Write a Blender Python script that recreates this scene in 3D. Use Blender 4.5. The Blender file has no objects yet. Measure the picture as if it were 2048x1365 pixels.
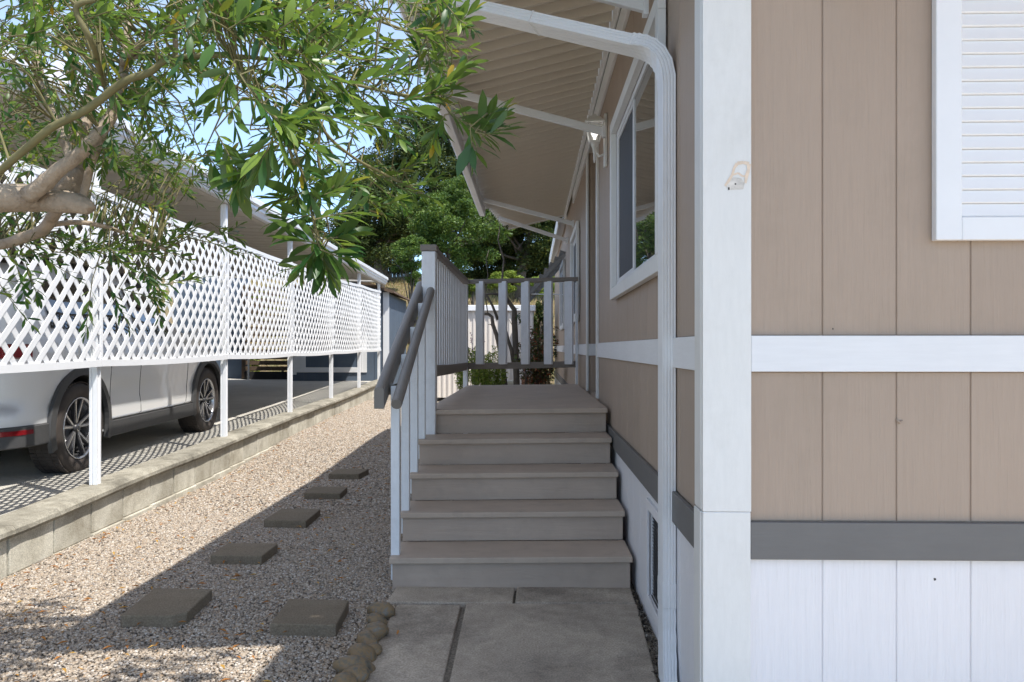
import bpy, bmesh, math, random
import numpy as np
from mathutils import Vector, Matrix, noise as mnoise
random.seed(7); RNG = np.random.default_rng(11)
SC = bpy.context.scene
COL = SC.collection
R = math.radians
PI = math.pi

# ------------------------------------------------------------------ camera
CAMH = 1.133
cam = bpy.data.cameras.new('camera'); camo = bpy.data.objects.new('camera', cam); COL.objects.link(camo)
camo.location = (0, 0, CAMH); camo.rotation_euler = (PI/2, 0, 0)
cam.sensor_width = 36; cam.lens = 1600/2048*36; cam.shift_y = 13.5/2048
cam.clip_start = 0.05; cam.clip_end = 2000
SC.camera = camo

# ------------------------------------------------------------------ sky and sun
SUN_DIR = Vector((0.45, -0.34, 1.0)).normalized()
w = bpy.data.worlds.new('World'); SC.world = w; w.use_nodes = True
nt = w.node_tree; nt.nodes.clear()
out = nt.nodes.new('ShaderNodeOutputWorld'); bg = nt.nodes.new('ShaderNodeBackground')
sky = nt.nodes.new('ShaderNodeTexSky'); sky.sky_type = 'NISHITA'; sky.sun_disc = False
sky.sun_elevation = math.asin(SUN_DIR.z); sky.sun_rotation = math.atan2(SUN_DIR.x, SUN_DIR.y)
sky.air_density = 1.0; sky.dust_density = 0.1; sky.ozone_density = 1.0
tc = nt.nodes.new('ShaderNodeTexCoord')
mp = nt.nodes.new('ShaderNodeMapping'); mp.inputs['Scale'].default_value = (1.0, 1.0, 2.6); mp.inputs['Location'].default_value = (0.35, 0.1, 0.0)
no = nt.nodes.new('ShaderNodeTexNoise'); no.inputs['Scale'].default_value = 3.6; no.inputs['Detail'].default_value = 8; no.inputs['Roughness'].default_value = 0.62
cr = nt.nodes.new('ShaderNodeValToRGB'); cr.color_ramp.elements[0].position = 0.58; cr.color_ramp.elements[1].position = 0.84
cr.color_ramp.elements[0].color = (0, 0, 0, 1); cr.color_ramp.elements[1].color = (0.9, 0.9, 0.9, 1)
mx = nt.nodes.new('ShaderNodeMixRGB'); mx.inputs[2].default_value = (6.5, 6.5, 6.5, 1)
nt.links.new(tc.outputs['Generated'], mp.inputs['Vector']); nt.links.new(mp.outputs[0], no.inputs['Vector'])
nt.links.new(no.outputs['Fac'], cr.inputs[0]); nt.links.new(cr.outputs[0], mx.inputs[0])
nt.links.new(sky.outputs[0], mx.inputs[1]); wt = nt.nodes.new('ShaderNodeMixRGB'); wt.blend_type = 'MULTIPLY'; wt.inputs[0].default_value = 1; wt.inputs[2].default_value = (1.31, 0.955, 0.68, 1)
sx_ = nt.nodes.new('ShaderNodeSeparateXYZ'); nt.links.new(tc.outputs['Generated'], sx_.inputs[0])
lo = nt.nodes.new('ShaderNodeValToRGB'); lo.color_ramp.elements[0].position = 0.05; lo.color_ramp.elements[1].position = 0.65
lo.color_ramp.elements[0].color = (0.27, 0.52, 0.98, 1); lo.color_ramp.elements[1].color = (1, 1, 1, 1)
nt.links.new(sx_.outputs[2], lo.inputs[0]); lw = nt.nodes.new('ShaderNodeMixRGB'); lw.blend_type = 'MULTIPLY'; lw.inputs[0].default_value = 1
nt.links.new(sky.outputs[0], lw.inputs[1]); nt.links.new(lo.outputs[0], lw.inputs[2]); nt.links.new(lw.outputs[0], mx.inputs[1])
nt.links.new(mx.outputs[0], wt.inputs[1]); nt.links.new(wt.outputs[0], bg.inputs[0])
bg.inputs[1].default_value = 0.15
nt.links.new(bg.outputs[0], out.inputs[0])
sl = bpy.data.lights.new('sun', 'SUN'); sl.energy = 2.15; sl.angle = R(0.55); sl.color = (1.0, 0.955, 0.88)
so = bpy.data.objects.new('sun', sl); COL.objects.link(so)
so.rotation_euler = SUN_DIR.to_track_quat('Z', 'Y').to_euler()
SC.view_settings.view_transform = 'Standard'; SC.view_settings.look = 'None'; SC.view_settings.gamma = 1
SC.view_settings.use_curve_mapping = False
SC.view_settings.exposure = 1.6
SC.cycles.max_bounces = 10; SC.cycles.diffuse_bounces = 5; SC.cycles.glossy_bounces = 4; SC.cycles.transparent_max_bounces = 12

# ------------------------------------------------------------------ materials
MATS = {}
def nodes(name):
    m = bpy.data.materials.new(name); m.use_nodes = True
    t = m.node_tree; b = t.nodes['Principled BSDF']
    return m, t, b
def coords(t, scale=(1, 1, 1), obj=True):
    c = t.nodes.new('ShaderNodeTexCoord'); mm = t.nodes.new('ShaderNodeMapping'); mm.inputs['Scale'].default_value = scale
    t.links.new(c.outputs['Object'], mm.inputs[0]); return mm.outputs[0]
def noise(t, vec, scale, detail=5, rough=0.6):
    n = t.nodes.new('ShaderNodeTexNoise'); n.inputs['Scale'].default_value = scale; n.inputs['Detail'].default_value = detail
    n.inputs['Roughness'].default_value = rough
    t.links.new(vec, n.inputs['Vector']); return n
def ramp(t, fac, stops):
    r = t.nodes.new('ShaderNodeValToRGB'); e = r.color_ramp.elements
    while len(e) < len(stops): e.new(0.5)
    for i, (p, c) in enumerate(stops):
        e[i].position = p; e[i].color = (c[0], c[1], c[2], 1)
    t.links.new(fac, r.inputs[0]); return r.outputs[0]
def mul(c, k): return tuple(min(1, x*k) for x in c)
def bump(t, b, h, strength, dist=0.01):
    n = t.nodes.new('ShaderNodeBump'); n.inputs['Strength'].default_value = strength; n.inputs['Distance'].default_value = dist
    t.links.new(h, n.inputs['Height']); t.links.new(n.outputs[0], b.inputs['Normal']); return n
def mat(name, col, rough=0.6, var=0.12, nscale=6, grain=None, bstr=0.15, bdist=0.004, metal=0, spec=0.4, bscale=60, coat=0, island=0, dirt=None):
    """painted / plain surface; grain = scale triple for streaky wood grain relief"""
    if name in MATS: return MATS[name]
    m, t, b = nodes(name)
    v = coords(t)
    n = noise(t, v, nscale, 6)
    c = ramp(t, n.outputs['Fac'], [(0.25, mul(col, 1-var)), (0.75, mul(col, 1+var))])
    if island:
        g = t.nodes.new('ShaderNodeObjectInfo'); hs = t.nodes.new('ShaderNodeHueSaturation')
        mr = t.nodes.new('ShaderNodeMapRange'); mr.inputs[3].default_value = 1-island; mr.inputs[4].default_value = 1+island
        t.links.new(g.outputs['Random'], mr.inputs[0]); t.links.new(mr.outputs[0], hs.inputs['Value']); t.links.new(c, hs.inputs['Color']); c = hs.outputs[0]
    if dirt:
        n3 = noise(t, v, dirt[1], 8, 0.7); f = ramp(t, n3.outputs['Fac'], [(0.5, (0, 0, 0)), (0.72, (dirt[2],)*3)])
        mxx = t.nodes.new('ShaderNodeMixRGB'); mxx.inputs[2].default_value = (*dirt[0], 1); t.links.new(f, mxx.inputs[0]); t.links.new(c, mxx.inputs[1]); c = mxx.outputs[0]
    t.links.new(c, b.inputs['Base Color'])
    b.inputs['Roughness'].default_value = rough; b.inputs['Metallic'].default_value = metal; b.inputs['Specular IOR Level'].default_value = spec
    if coat: b.inputs['Coat Weight'].default_value = coat; b.inputs['Coat Roughness'].default_value = 0.04
    if grain:
        v2 = coords(t, grain); n2 = noise(t, v2, 1.0, 7, 0.65)
        gs = ramp(t, n2.outputs['Fac'], [(0.32, (0.965,)*3), (0.62, (1.01,)*3)]); gm = t.nodes.new('ShaderNodeMixRGB'); gm.blend_type = 'MULTIPLY'; gm.inputs[0].default_value = 1
        t.links.new(c, gm.inputs[1]); t.links.new(gs, gm.inputs[2]); t.links.new(gm.outputs[0], b.inputs['Base Color'])
    else:
        n2 = noise(t, v, bscale, 4)
    bump(t, b, n2.outputs['Fac'], bstr, bdist)
    MATS[name] = m; return m

BEIGE = (0.39, 0.305, 0.240)
M_side = mat('beige_siding_paint', BEIGE, 0.6, 0.05, 1.5, grain=(70, 70, 3.5), bstr=0.6, bdist=0.006, island=0.03, dirt=((0.30, 0.24, 0.18), 2.2, 0.35))
M_white = mat('white_trim_paint', (0.74, 0.74, 0.725), 0.5, 0.04, 2.5, grain=(60, 60, 12), bstr=0.2, bdist=0.003, dirt=((0.5, 0.49, 0.45), 5, 0.25))
M_whitesk = mat('white_skirting_paint', (0.78, 0.77, 0.79), 0.5, 0.03, 3, grain=(70, 70, 3.5), bstr=0.7, bdist=0.006, island=0.02, dirt=((0.70, 0.68, 0.66), 3, 0.3))
M_trim = mat('dark_grey_trim_paint', (0.145, 0.142, 0.14), 0.5, 0.08, 4, grain=(8, 8, 70), bstr=0.3, bdist=0.003)
M_belt = mat('white_belt_paint', (0.76, 0.77, 0.79), 0.5, 0.03, 3, grain=(7, 7, 80), bstr=0.2, bdist=0.003)
M_vinyl = mat('white_gloss_vinyl', (0.80, 0.81, 0.83), 0.35, 0.03, 6, bstr=0.05)
M_alum = mat('white_enamelled_aluminium', (0.74, 0.75, 0.77), 0.32, 0.04, 4, bstr=0.05, dirt=((0.5, 0.5, 0.5), 7, 0.2))
M_pan = mat('cream_awning_enamel', (0.68, 0.625, 0.54), 0.42, 0.05, 2, bstr=0.04)
M_cpan = mat('beige_carport_deck', (0.52, 0.475, 0.41), 0.55, 0.08, 1.2, bstr=0.05)
M_step = mat('taupe_deck_paint', (0.46, 0.372, 0.30), 0.55, 0.10, 3, grain=(4, 60, 60), bstr=0.35, bdist=0.004, dirt=((0.25, 0.21, 0.17), 9, 0.35))
M_rise = mat('taupe_riser_paint', (0.43, 0.345, 0.282), 0.5, 0.10, 2.5, grain=(3, 30, 30), bstr=0.5, bdist=0.006, dirt=((0.27, 0.23, 0.185), 6, 0.3))
M_rail = mat('grey_handrail_paint', (0.21, 0.19, 0.172), 0.42, 0.08, 8, bstr=0.1)
M_railtop = mat('taupe_rail_paint', (0.22, 0.19, 0.162), 0.5, 0.1, 8, bstr=0.15)
M_post = mat('white_railing_paint', (0.77, 0.79, 0.82), 0.45, 0.04, 5, grain=(50, 50, 8), bstr=0.15, bdist=0.003, dirt=((0.45, 0.45, 0.45), 9, 0.3))
M_black = mat('black_rubber', (0.02, 0.02, 0.02), 0.75, 0.2, 20)
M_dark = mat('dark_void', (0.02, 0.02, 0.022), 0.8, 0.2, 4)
M_screen = mat('insect_screen_mesh', (0.06, 0.062, 0.068), 0.7, 0.1, 3, bscale=600, bstr=0.3)
M_blue = mat('blue_grey_shed_paint', (0.085, 0.115, 0.16), 0.6, 0.1, 2, grain=(30, 30, 4), bstr=0.25, dirt=((0.13, 0.15, 0.18), 6, 0.4))
M_steel = mat('brushed_steel', (0.5, 0.5, 0.5), 0.3, 0.1, 6, metal=0.9)
M_neigh = mat('grey_brown_neighbour_wall', (0.115, 0.105, 0.098), 0.7, 0.1, 1.5, grain=(20, 20, 3), bstr=0.2)
M_shroof = mat('brown_shed_shingle', (0.13, 0.085, 0.06), 0.9, 0.3, 9, bstr=0.6)
M_slat = mat('weathered_cedar_board', (0.11, 0.075, 0.05), 0.8, 0.3, 5, grain=(3, 60, 60), bstr=0.4)
M_wire = mat('power_cable', (0.05, 0.05, 0.06), 0.7, 0.1, 5)
M_shedw = mat('cream_ribbed_steel', (0.74, 0.69, 0.64), 0.5, 0.06, 2, bstr=0.1, dirt=((0.36, 0.32, 0.28), 4, 0.3))
M_fence = mat('grey_weathered_fence', (0.26, 0.26, 0.26), 0.85, 0.2, 3, grain=(30, 30, 3), bstr=0.4, island=0.15)
M_terra = mat('terracotta_block', (0.42, 0.22, 0.13), 0.8, 0.15, 5, bstr=0.3)
M_bluepot = mat('blue_glazed_plastic', (0.03, 0.09, 0.17), 0.35, 0.15, 5)

def glass_dark(name, col=(0.035, 0.04, 0.04), rough=0.02):
    m, t, b = nodes(name); b.inputs['Base Color'].default_value = (*col, 1); b.inputs['Roughness'].default_value = rough
    b.inputs['Specular IOR Level'].default_value = 0.9; b.inputs['Coat Weight'].default_value = 0.6; b.inputs['Coat Roughness'].default_value = 0.01
    v = coords(t); n = noise(t, v, 2.5, 2); bump(t, b, n.outputs['Fac'], 0.03, 0.01); return m
M_glass = glass_dark('window_glass_over_dark_room')
M_cglass = glass_dark('tinted_car_glass', (0.015, 0.017, 0.02))

def concrete(name, c1, c2, dark, stain=0.5, scale=3, rough=0.9):
    m, t, b = nodes(name); v = coords(t)
    n1 = noise(t, v, scale, 8, 0.65); base = ramp(t, n1.outputs['Fac'], [(0.3, c1), (0.7, c2)])
    n2 = noise(t, v, scale*0.45, 6, 0.7); f = ramp(t, n2.outputs['Fac'], [(0.45, (0, 0, 0)), (0.72, (stain,)*3)])
    mxx = t.nodes.new('ShaderNodeMixRGB'); mxx.inputs[2].default_value = (*dark, 1)
    t.links.new(f, mxx.inputs[0]); t.links.new(base, mxx.inputs[1])
    n3 = noise(t, v, 150, 3, 0.6); sp = ramp(t, n3.outputs['Fac'], [(0.35, (0.72,)*3), (0.62, (1.15,)*3)])
    mm = t.nodes.new('ShaderNodeMixRGB'); mm.blend_type = 'MULTIPLY'; mm.inputs[0].default_value = 1
    t.links.new(mxx.outputs[0], mm.inputs[1]); t.links.new(sp, mm.inputs[2])
    g = t.nodes.new('ShaderNodeObjectInfo'); hs = t.nodes.new('ShaderNodeHueSaturation')
    mr = t.nodes.new('ShaderNodeMapRange'); mr.inputs[3].default_value = 0.88; mr.inputs[4].default_value = 1.12
    t.links.new(g.outputs['Random'], mr.inputs[0]); t.links.new(mr.outputs[0], hs.inputs['Value']); t.links.new(mm.outputs[0], hs.inputs['Color'])
    t.links.new(hs.outputs[0], b.inputs['Base Color']); b.inputs['Roughness'].default_value = rough; b.inputs['Specular IOR Level'].default_value = 0.25
    n4 = noise(t, v, 55, 6, 0.7); bump(t, b, n4.outputs['Fac'], 0.5, 0.005); return m
M_slab = concrete('grey_patio_concrete', (0.31, 0.265, 0.215), (0.54, 0.47, 0.385), (0.17, 0.145, 0.12), 1.0, 4.5)
M_paver = concrete('brown_grey_paver_concrete', (0.17, 0.135, 0.095), (0.25, 0.205, 0.15), (0.11, 0.09, 0.065), 0.6, 6)
M_block = concrete('pale_concrete_block', (0.46, 0.43, 0.35), (0.68, 0.65, 0.56), (0.26, 0.225, 0.165), 0.9, 6)
M_cap = concrete('weathered_cap_concrete', (0.24, 0.22, 0.175), (0.40, 0.375, 0.31), (0.10, 0.09, 0.07), 0.9, 9)
M_drive = concrete('driveway_concrete', (0.40, 0.38, 0.34), (0.52, 0.50, 0.45), (0.28, 0.26, 0.23), 0.4, 1.2)

def island_mat(name, stops, rough=0.6, spec=0.3, trans=0.0, source='island', backmix=None, bstr=0.0):
    m, t, b = nodes(name)
    if source == 'island':
        g = t.nodes.new('ShaderNodeNewGeometry'); fac = g.outputs['Random Per Island']
    else:
        g = t.nodes.new('ShaderNodeObjectInfo'); fac = g.outputs['Random']
    c = ramp(t, fac, stops)
    if backmix:
        g2 = t.nodes.new('ShaderNodeNewGeometry'); mxx = t.nodes.new('ShaderNodeMixRGB'); mxx.inputs[2].default_value = (*backmix, 1)
        mth = t.nodes.new('ShaderNodeMath'); mth.operation = 'MULTIPLY'; mth.inputs[1].default_value = 0.75
        t.links.new(g2.outputs['Backfacing'], mth.inputs[0]); t.links.new(mth.outputs[0], mxx.inputs[0]); t.links.new(c, mxx.inputs[1]); c = mxx.outputs[0]
    t.links.new(c, b.inputs['Base Color']); b.inputs['Roughness'].default_value = rough; b.inputs['Specular IOR Level'].default_value = spec
    if bstr:
        v = coords(t); n = noise(t, v, 120, 3); bump(t, b, n.outputs['Fac'], bstr, 0.003)
    if trans:
        tr = t.nodes.new('ShaderNodeBsdfTranslucent'); ms = t.nodes.new('ShaderNodeMixShader'); ms.inputs[0].default_value = trans
        hs = t.nodes.new('ShaderNodeHueSaturation'); hs.inputs['Value'].default_value = 1.9; hs.inputs['Saturation'].default_value = 1.1; hs.inputs['Hue'].default_value = 0.48
        t.links.new(c, hs.inputs['Color']); t.links.new(hs.outputs[0], tr.inputs[0])
        t.links.new(b.outputs[0], ms.inputs[1]); t.links.new(tr.outputs[0], ms.inputs[2])
        t.links.new(ms.outputs[0], t.nodes['Material Output'].inputs[0])
    return m
G_olive = [(0.0, (0.022, 0.075, 0.02)), (0.45, (0.04, 0.11, 0.022)), (0.75, (0.085, 0.17, 0.025)), (0.96, (0.2, 0.29, 0.04)), (1.0, (0.42, 0.26, 0.03))]
M_oleaf = island_mat('olive_leaf', G_olive, 0.42, 0.5, 0.45, backmix=(0.085, 0.14, 0.035))
M_oleafo = island_mat('olive_leaf_near', G_olive[:4]+[(1.0, (0.12, 0.2, 0.04))], 0.38, 0.6, 0.38, source='obj', backmix=(0.07, 0.125, 0.035))
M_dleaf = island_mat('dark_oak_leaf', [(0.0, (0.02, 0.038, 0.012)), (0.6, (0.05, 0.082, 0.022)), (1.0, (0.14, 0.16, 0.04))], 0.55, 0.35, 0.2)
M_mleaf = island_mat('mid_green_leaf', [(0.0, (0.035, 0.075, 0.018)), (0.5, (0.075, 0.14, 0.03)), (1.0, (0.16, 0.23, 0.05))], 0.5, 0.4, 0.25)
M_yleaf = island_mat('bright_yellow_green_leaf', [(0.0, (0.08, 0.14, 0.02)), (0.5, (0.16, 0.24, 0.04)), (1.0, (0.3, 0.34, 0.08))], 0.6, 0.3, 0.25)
M_rleaf = island_mat('reddish_nandina_leaf', [(0.0, (0.03, 0.05, 0.015)), (0.55, (0.06, 0.08, 0.02)), (0.8, (0.16, 0.06, 0.03)), (1.0, (0.3, 0.08, 0.03))], 0.5, 0.4, 0.2)
M_purple = island_mat('purple_flower_spike', [(0.0, (0.12, 0.05, 0.14)), (1.0, (0.25, 0.12, 0.26))], 0.7, 0.2, 0.15)
M_dry = island_mat('dry_orange_leaf', [(0.0, (0.22, 0.10, 0.03)), (0.6, (0.42, 0.19, 0.05)), (1.0, (0.5, 0.33, 0.08))], 0.7, 0.2, 0.1)
M_bark = mat('pale_olive_bark', (0.33, 0.265, 0.20), 0.8, 0.25, 14, bstr=0.9, bdist=0.012, bscale=38, dirt=((0.15, 0.11, 0.075), 22, 0.7))
M_twig = mat('greenish_brown_twig', (0.15, 0.135, 0.06), 0.75, 0.25, 12, bstr=0.3)
M_dbark = mat('dark_grey_bark', (0.12, 0.10, 0.082), 0.85, 0.3, 12, bstr=0.6, bdist=0.01, bscale=30)
PEB = [(0.0, (0.116, 0.098, 0.08)), (0.12, (0.223, 0.186, 0.153)), (0.35, (0.339, 0.284, 0.225)), (0.55, (0.402, 0.339, 0.271)), (0.68, (0.33, 0.242, 0.162)), (0.8, (0.464, 0.408, 0.339)), (0.92, (0.571, 0.518, 0.459)), (1.0, (0.25, 0.229, 0.212))]
M_peb = island_mat('pebble_stone', PEB, 0.8, 0.25, source='obj')
m, t, b = nodes('gravel_bed_soil'); v = coords(t); n = noise(t, v, 110, 6, 0.75)
t.links.new(ramp(t, n.outputs['Fac'], [(0.3, (0.10, 0.085, 0.07)), (0.52, (0.27, 0.235, 0.19)), (0.7, (0.52, 0.47, 0.40))]), b.inputs['Base Color'])
b.inputs['Roughness'].default_value = 0.95; bump(t, b, n.outputs['Fac'], 1.0, 0.012); M_soil = m
m, t, b = nodes('dry_grass_hillside'); v = coords(t)
n = noise(t, v, 0.9, 8, 0.7); n2 = noise(t, v, 9, 8, 0.75)
c1 = ramp(t, n2.outputs['Fac'], [(0.3, (0.16, 0.115, 0.06)), (0.55, (0.33, 0.25, 0.14)), (0.75, (0.45, 0.36, 0.2))])
c2 = ramp(t, n2.outputs['Fac'], [(0.3, (0.06, 0.09, 0.02)), (0.7, (0.20, 0.24, 0.06))])
f = ramp(t, n.outputs['Fac'], [(0.47, (0, 0, 0)), (0.6, (0.8,)*3)])
q = t.nodes.new('ShaderNodeMixRGB'); t.links.new(f, q.inputs[0]); t.links.new(c1, q.inputs[1]); t.links.new(c2, q.inputs[2])
t.links.new(q.outputs[0], b.inputs['Base Color']); b.inputs['Roughness'].default_value = 0.95; bump(t, b, n2.outputs['Fac'], 1.0, 0.15); M_hill = m
M_tuft = island_mat('dry_grass_blade', [(0.0, (0.16, 0.12, 0.05)), (0.5, (0.36, 0.28, 0.14)), (0.8, (0.5, 0.4, 0.22)), (1.0, (0.16, 0.22, 0.05))], 0.8, 0.2, 0.15)
m, t, b = nodes('river_stone'); v = coords(t); g0 = t.nodes.new('ShaderNodeObjectInfo'); va = t.nodes.new('ShaderNodeVectorMath'); vm = t.nodes.new('ShaderNodeMath'); vm.operation = 'MULTIPLY'; vm.inputs[1].default_value = 37; t.links.new(g0.outputs['Random'], vm.inputs[0]); t.links.new(v, va.inputs[0]); t.links.new(vm.outputs[0], va.inputs[1]); n = noise(t, va.outputs[0], 24, 7, 0.7)
t.links.new(ramp(t, n.outputs['Fac'], [(0.28, (0.05, 0.043, 0.035)), (0.42, (0.13, 0.115, 0.085)), (0.52, (0.23, 0.15, 0.07)), (0.60, (0.15, 0.14, 0.12)), (0.74, (0.27, 0.25, 0.20))]), b.inputs['Base Color'])
g = t.nodes.new('ShaderNodeObjectInfo'); b.inputs['Roughness'].default_value = 0.6; bump(t, b, n.outputs['Fac'], 0.35, 0.006); M_stone = m
# car
m, t, b = nodes('pearl_white_car_paint'); b.inputs['Base Color'].default_value = (0.78, 0.78, 0.78, 1); b.inputs['Roughness'].default_value = 0.35
b.inputs['Coat Weight'].default_value = 1.0; b.inputs['Coat Roughness'].default_value = 0.03; v = coords(t); n = noise(t, v, 350, 2)
t.links.new(ramp(t, n.outputs['Fac'], [(0.3, (0.74, 0.74, 0.74)), (0.7, (0.80, 0.80, 0.795))]), b.inputs['Base Color']); M_car = m
M_clad = mat('grey_black_plastic_cladding', (0.06, 0.06, 0.062), 0.5, 0.1, 30, bstr=0.15, bscale=400)
M_lamp = mat('red_lamp_plastic', (0.20, 0.008, 0.012), 0.12, 0.2, 14, coat=0.8)
M_chrome = mat('chrome', (0.7, 0.7, 0.7), 0.12, 0.02, 5, metal=1.0)
M_rimd = mat('dark_wheel_paint', (0.035, 0.035, 0.04), 0.35, 0.1, 9)
M_rims = mat('machined_alloy', (0.55, 0.55, 0.57), 0.22, 0.05, 9, metal=0.9)
M_tyre = mat('tyre_rubber', (0.055, 0.045, 0.04), 0.7, 0.25, 9, bstr=0.3)
m, t, b = nodes('frosted_lamp_bulb'); b.inputs['Base Color'].default_value = (0.9, 0.9, 0.88, 1); b.inputs['Roughness'].default_value = 0.3
b.inputs['Emission Color'].default_value = (1, 0.97, 0.9, 1); b.inputs['Emission Strength'].default_value = 0.6; v = coords(t); n = noise(t, v, 8); bump(t, b, n.outputs['Fac'], 0.02); M_bulb = m
m, t, b = nodes('clear_lantern_glass'); b.inputs['Base Color'].default_value = (0.9, 0.9, 0.88, 1); b.inputs['Transmission Weight'].default_value = 0.9; b.inputs['Roughness'].default_value = 0.15; v = coords(t); n = noise(t, v, 30); bump(t, b, n.outputs['Fac'], 0.1); M_lglass = m
M_primer = mat('bare_peach_primer_mark', (0.74, 0.61, 0.49), 0.85, 0.2, 40, bstr=0.4)
M_scuff = mat('grey_scuffed_patch', (0.64, 0.61, 0.57), 0.85, 0.25, 60, bstr=0.6)
M_hole = mat('dark_nail_hole', (0.05, 0.045, 0.04), 0.9, 0.2, 40)
M_debris = mat('dark_leaf_litter', (0.055, 0.045, 0.04), 0.9, 0.5, 40, bstr=1.0, bscale=90, bdist=0.02)

# ------------------------------------------------------------------ mesh helpers
class MB:
    def __init__(s): s.v = []; s.f = []
    def add(s, vs, fs):
        o = len(s.v); s.v += [tuple(p) for p in vs]; s.f += [tuple(i+o for i in f) for f in fs]; return s
    def box(s, x0, x1, y0, y1, z0, z1):
        s.add([(x0,y0,z0),(x1,y0,z0),(x1,y1,z0),(x0,y1,z0),(x0,y0,z1),(x1,y0,z1),(x1,y1,z1),(x0,y1,z1)],
              [(0,3,2,1),(4,5,6,7),(0,1,5,4),(1,2,6,5),(2,3,7,6),(3,0,4,7)]); return s
    def beam(s, a, b, wx, wz, up=(0, 0, 1), n=1, sag=0):
        a = Vector(a); b = Vector(b); d = (b-a).normalized(); u = Vector(up); sd = d.cross(u)
        if sd.length < 1e-4: sd = d.cross(Vector((1, 0, 0)))
        sd.normalize(); u = sd.cross(d).normalized()
        vs = []; fs = []
        for i in range(n+1):
            c = a.lerp(b, i/n) + Vector((0, 0, -sag*math.sin(PI*i/n)))
            vs += [c+sd*(wx/2)*i2+u*(wz/2)*j2 for i2, j2 in ((-1,-1),(1,-1),(1,1),(-1,1))]
        for i in range(n):
            for k in range(4): fs.append((i*4+k, i*4+(k+1) % 4, i*4+4+(k+1) % 4, i*4+4+k))
        fs += [(3, 2, 1, 0), (n*4, n*4+1, n*4+2, n*4+3)]
        s.add(vs, fs); return s
    def tube(s, pts, rad, seg=8, cap=True, jit=0):
        pts = [Vector(p) for p in pts]; n = len(pts)
        if not hasattr(rad, '__len__'): rad = [rad]*n
        vs = []; fs = []; up = Vector((0.13, 0.21, 1)).normalized(); prev = None
        for i, p in enumerate(pts):
            d = (pts[min(i+1, n-1)]-pts[max(i-1, 0)]).normalized()
            if prev is None:
                sd = d.cross(up);
                if sd.length < 1e-3: sd = d.cross(Vector((1, 0, 0)))
            else: sd = prev - d*prev.dot(d)
            sd.normalize(); prev = sd; u = sd.cross(d)
            for k in range(seg):
                a = 2*PI*k/seg; r = rad[i]*(1+random.uniform(-jit, jit)); vs.append(p+sd*math.cos(a)*r+u*math.sin(a)*r)
        for i in range(n-1):
            for k in range(seg): fs.append((i*seg+k, i*seg+(k+1) % seg, (i+1)*seg+(k+1) % seg, (i+1)*seg+k))
        if cap: fs += [tuple(range(seg-1, -1, -1)), tuple(range((n-1)*seg, n*seg))]
        s.add(vs, fs); return s
    def prism(s, poly, axis, a0, a1):
        """poly: list of 2-D points; axis 'x','y','z' extruded from a0 to a1"""
        n = len(poly)
        def P(p, a): return {'x': (a, p[0], p[1]), 'y': (p[0], a, p[1]), 'z': (p[0], p[1], a)}[axis]
        s.add([P(p, a0) for p in poly]+[P(p, a1) for p in poly],
              [tuple(range(n-1, -1, -1)), tuple(range(n, 2*n))]+[(k, (k+1) % n, n+(k+1) % n, n+k) for k in range(n)]); return s
    def lathe(s, prof, c=(0, 0, 0), axis='z', seg=24):
        vs = []; fs = []; n = len(prof)
        for r, h in prof:
            for k in range(seg):
                a = 2*PI*k/seg; x = r*math.cos(a); y = r*math.sin(a)
                vs.append({'z': (c[0]+x, c[1]+y, c[2]+h), 'x': (c[0]+h, c[1]+x, c[2]+y)}[axis])
        for i in range(n-1):
            for k in range(seg): fs.append((i*seg+k, i*seg+(k+1) % seg, (i+1)*seg+(k+1) % seg, (i+1)*seg+k))
        s.add(vs, fs); return s
    def mesh(s, name, off=(0, 0, 0), smooth=False):
        me = bpy.data.meshes.new(name); o = off
        me.from_pydata([(p[0]-o[0], p[1]-o[1], p[2]-o[2]) for p in s.v], [], s.f)
        bm = bmesh.new(); bm.from_mesh(me); bmesh.ops.recalc_face_normals(bm, faces=bm.faces); bm.to_mesh(me); bm.free()
        if smooth: me.shade_smooth()
        me.update(); return me

TH = -39/1600; TC = 14/1600
def rot(a, p): return Vector((p[0]*math.cos(a)-p[1]*math.sin(a), p[0]*math.sin(a)+p[1]*math.cos(a), p[2] if len(p) > 2 else 0))
def H(x, y, z=0): return rot(TH, (x, y, z))
def C(x, y, z=0): return rot(TC, (x, y, z))
def PX(px, py, Z): return Vector(((px-1024)*Z/1600, Z, CAMH-(py-696)*Z/1600))

def props(o, label=None, cat=None, group=None, kind=None):
    if label: o['label'] = label
    if cat: o['category'] = cat
    if group: o['group'] = group
    if kind: o['kind'] = kind
    return o
class Thing:
    """an Empty at the thing's base, in a frame turned by a about Z; parts are given in that frame's coordinates"""
    def __init__(s, name, label, cat, o=(0, 0, 0), a=0.0, group=None, kind=None):
        s.o = Vector(o); s.a = a
        e = bpy.data.objects.new(name, None); COL.objects.link(e); e.empty_display_size = 0.1
        e.location = rot(a, s.o); e.rotation_euler = (0, 0, a); props(e, label, cat, group, kind); s.e = e
    def part(s, name, mb, m, parent=None, smooth=False, bevel=0, label=None, kind=None):
        me = mb.mesh(name, s.o, smooth); me.materials.append(m)
        ob = bpy.data.objects.new(name, me); COL.objects.link(ob); ob.parent = parent or s.e
        if bevel: add_bevel(ob, bevel)
        props(ob, label, kind=kind); return ob
    def inst(s, name, me, loc, parent=None, rz=0, scale=None, rotm=None):
        """me in its own local coords, placed at loc (frame coordinates)"""
        ob = bpy.data.objects.new(name, me); COL.objects.link(ob); ob.parent = parent or s.e
        ob.location = Vector(loc)-s.o; ob.rotation_euler = rotm if rotm else (0, 0, rz)
        if scale: ob.scale = scale
        return ob
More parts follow.
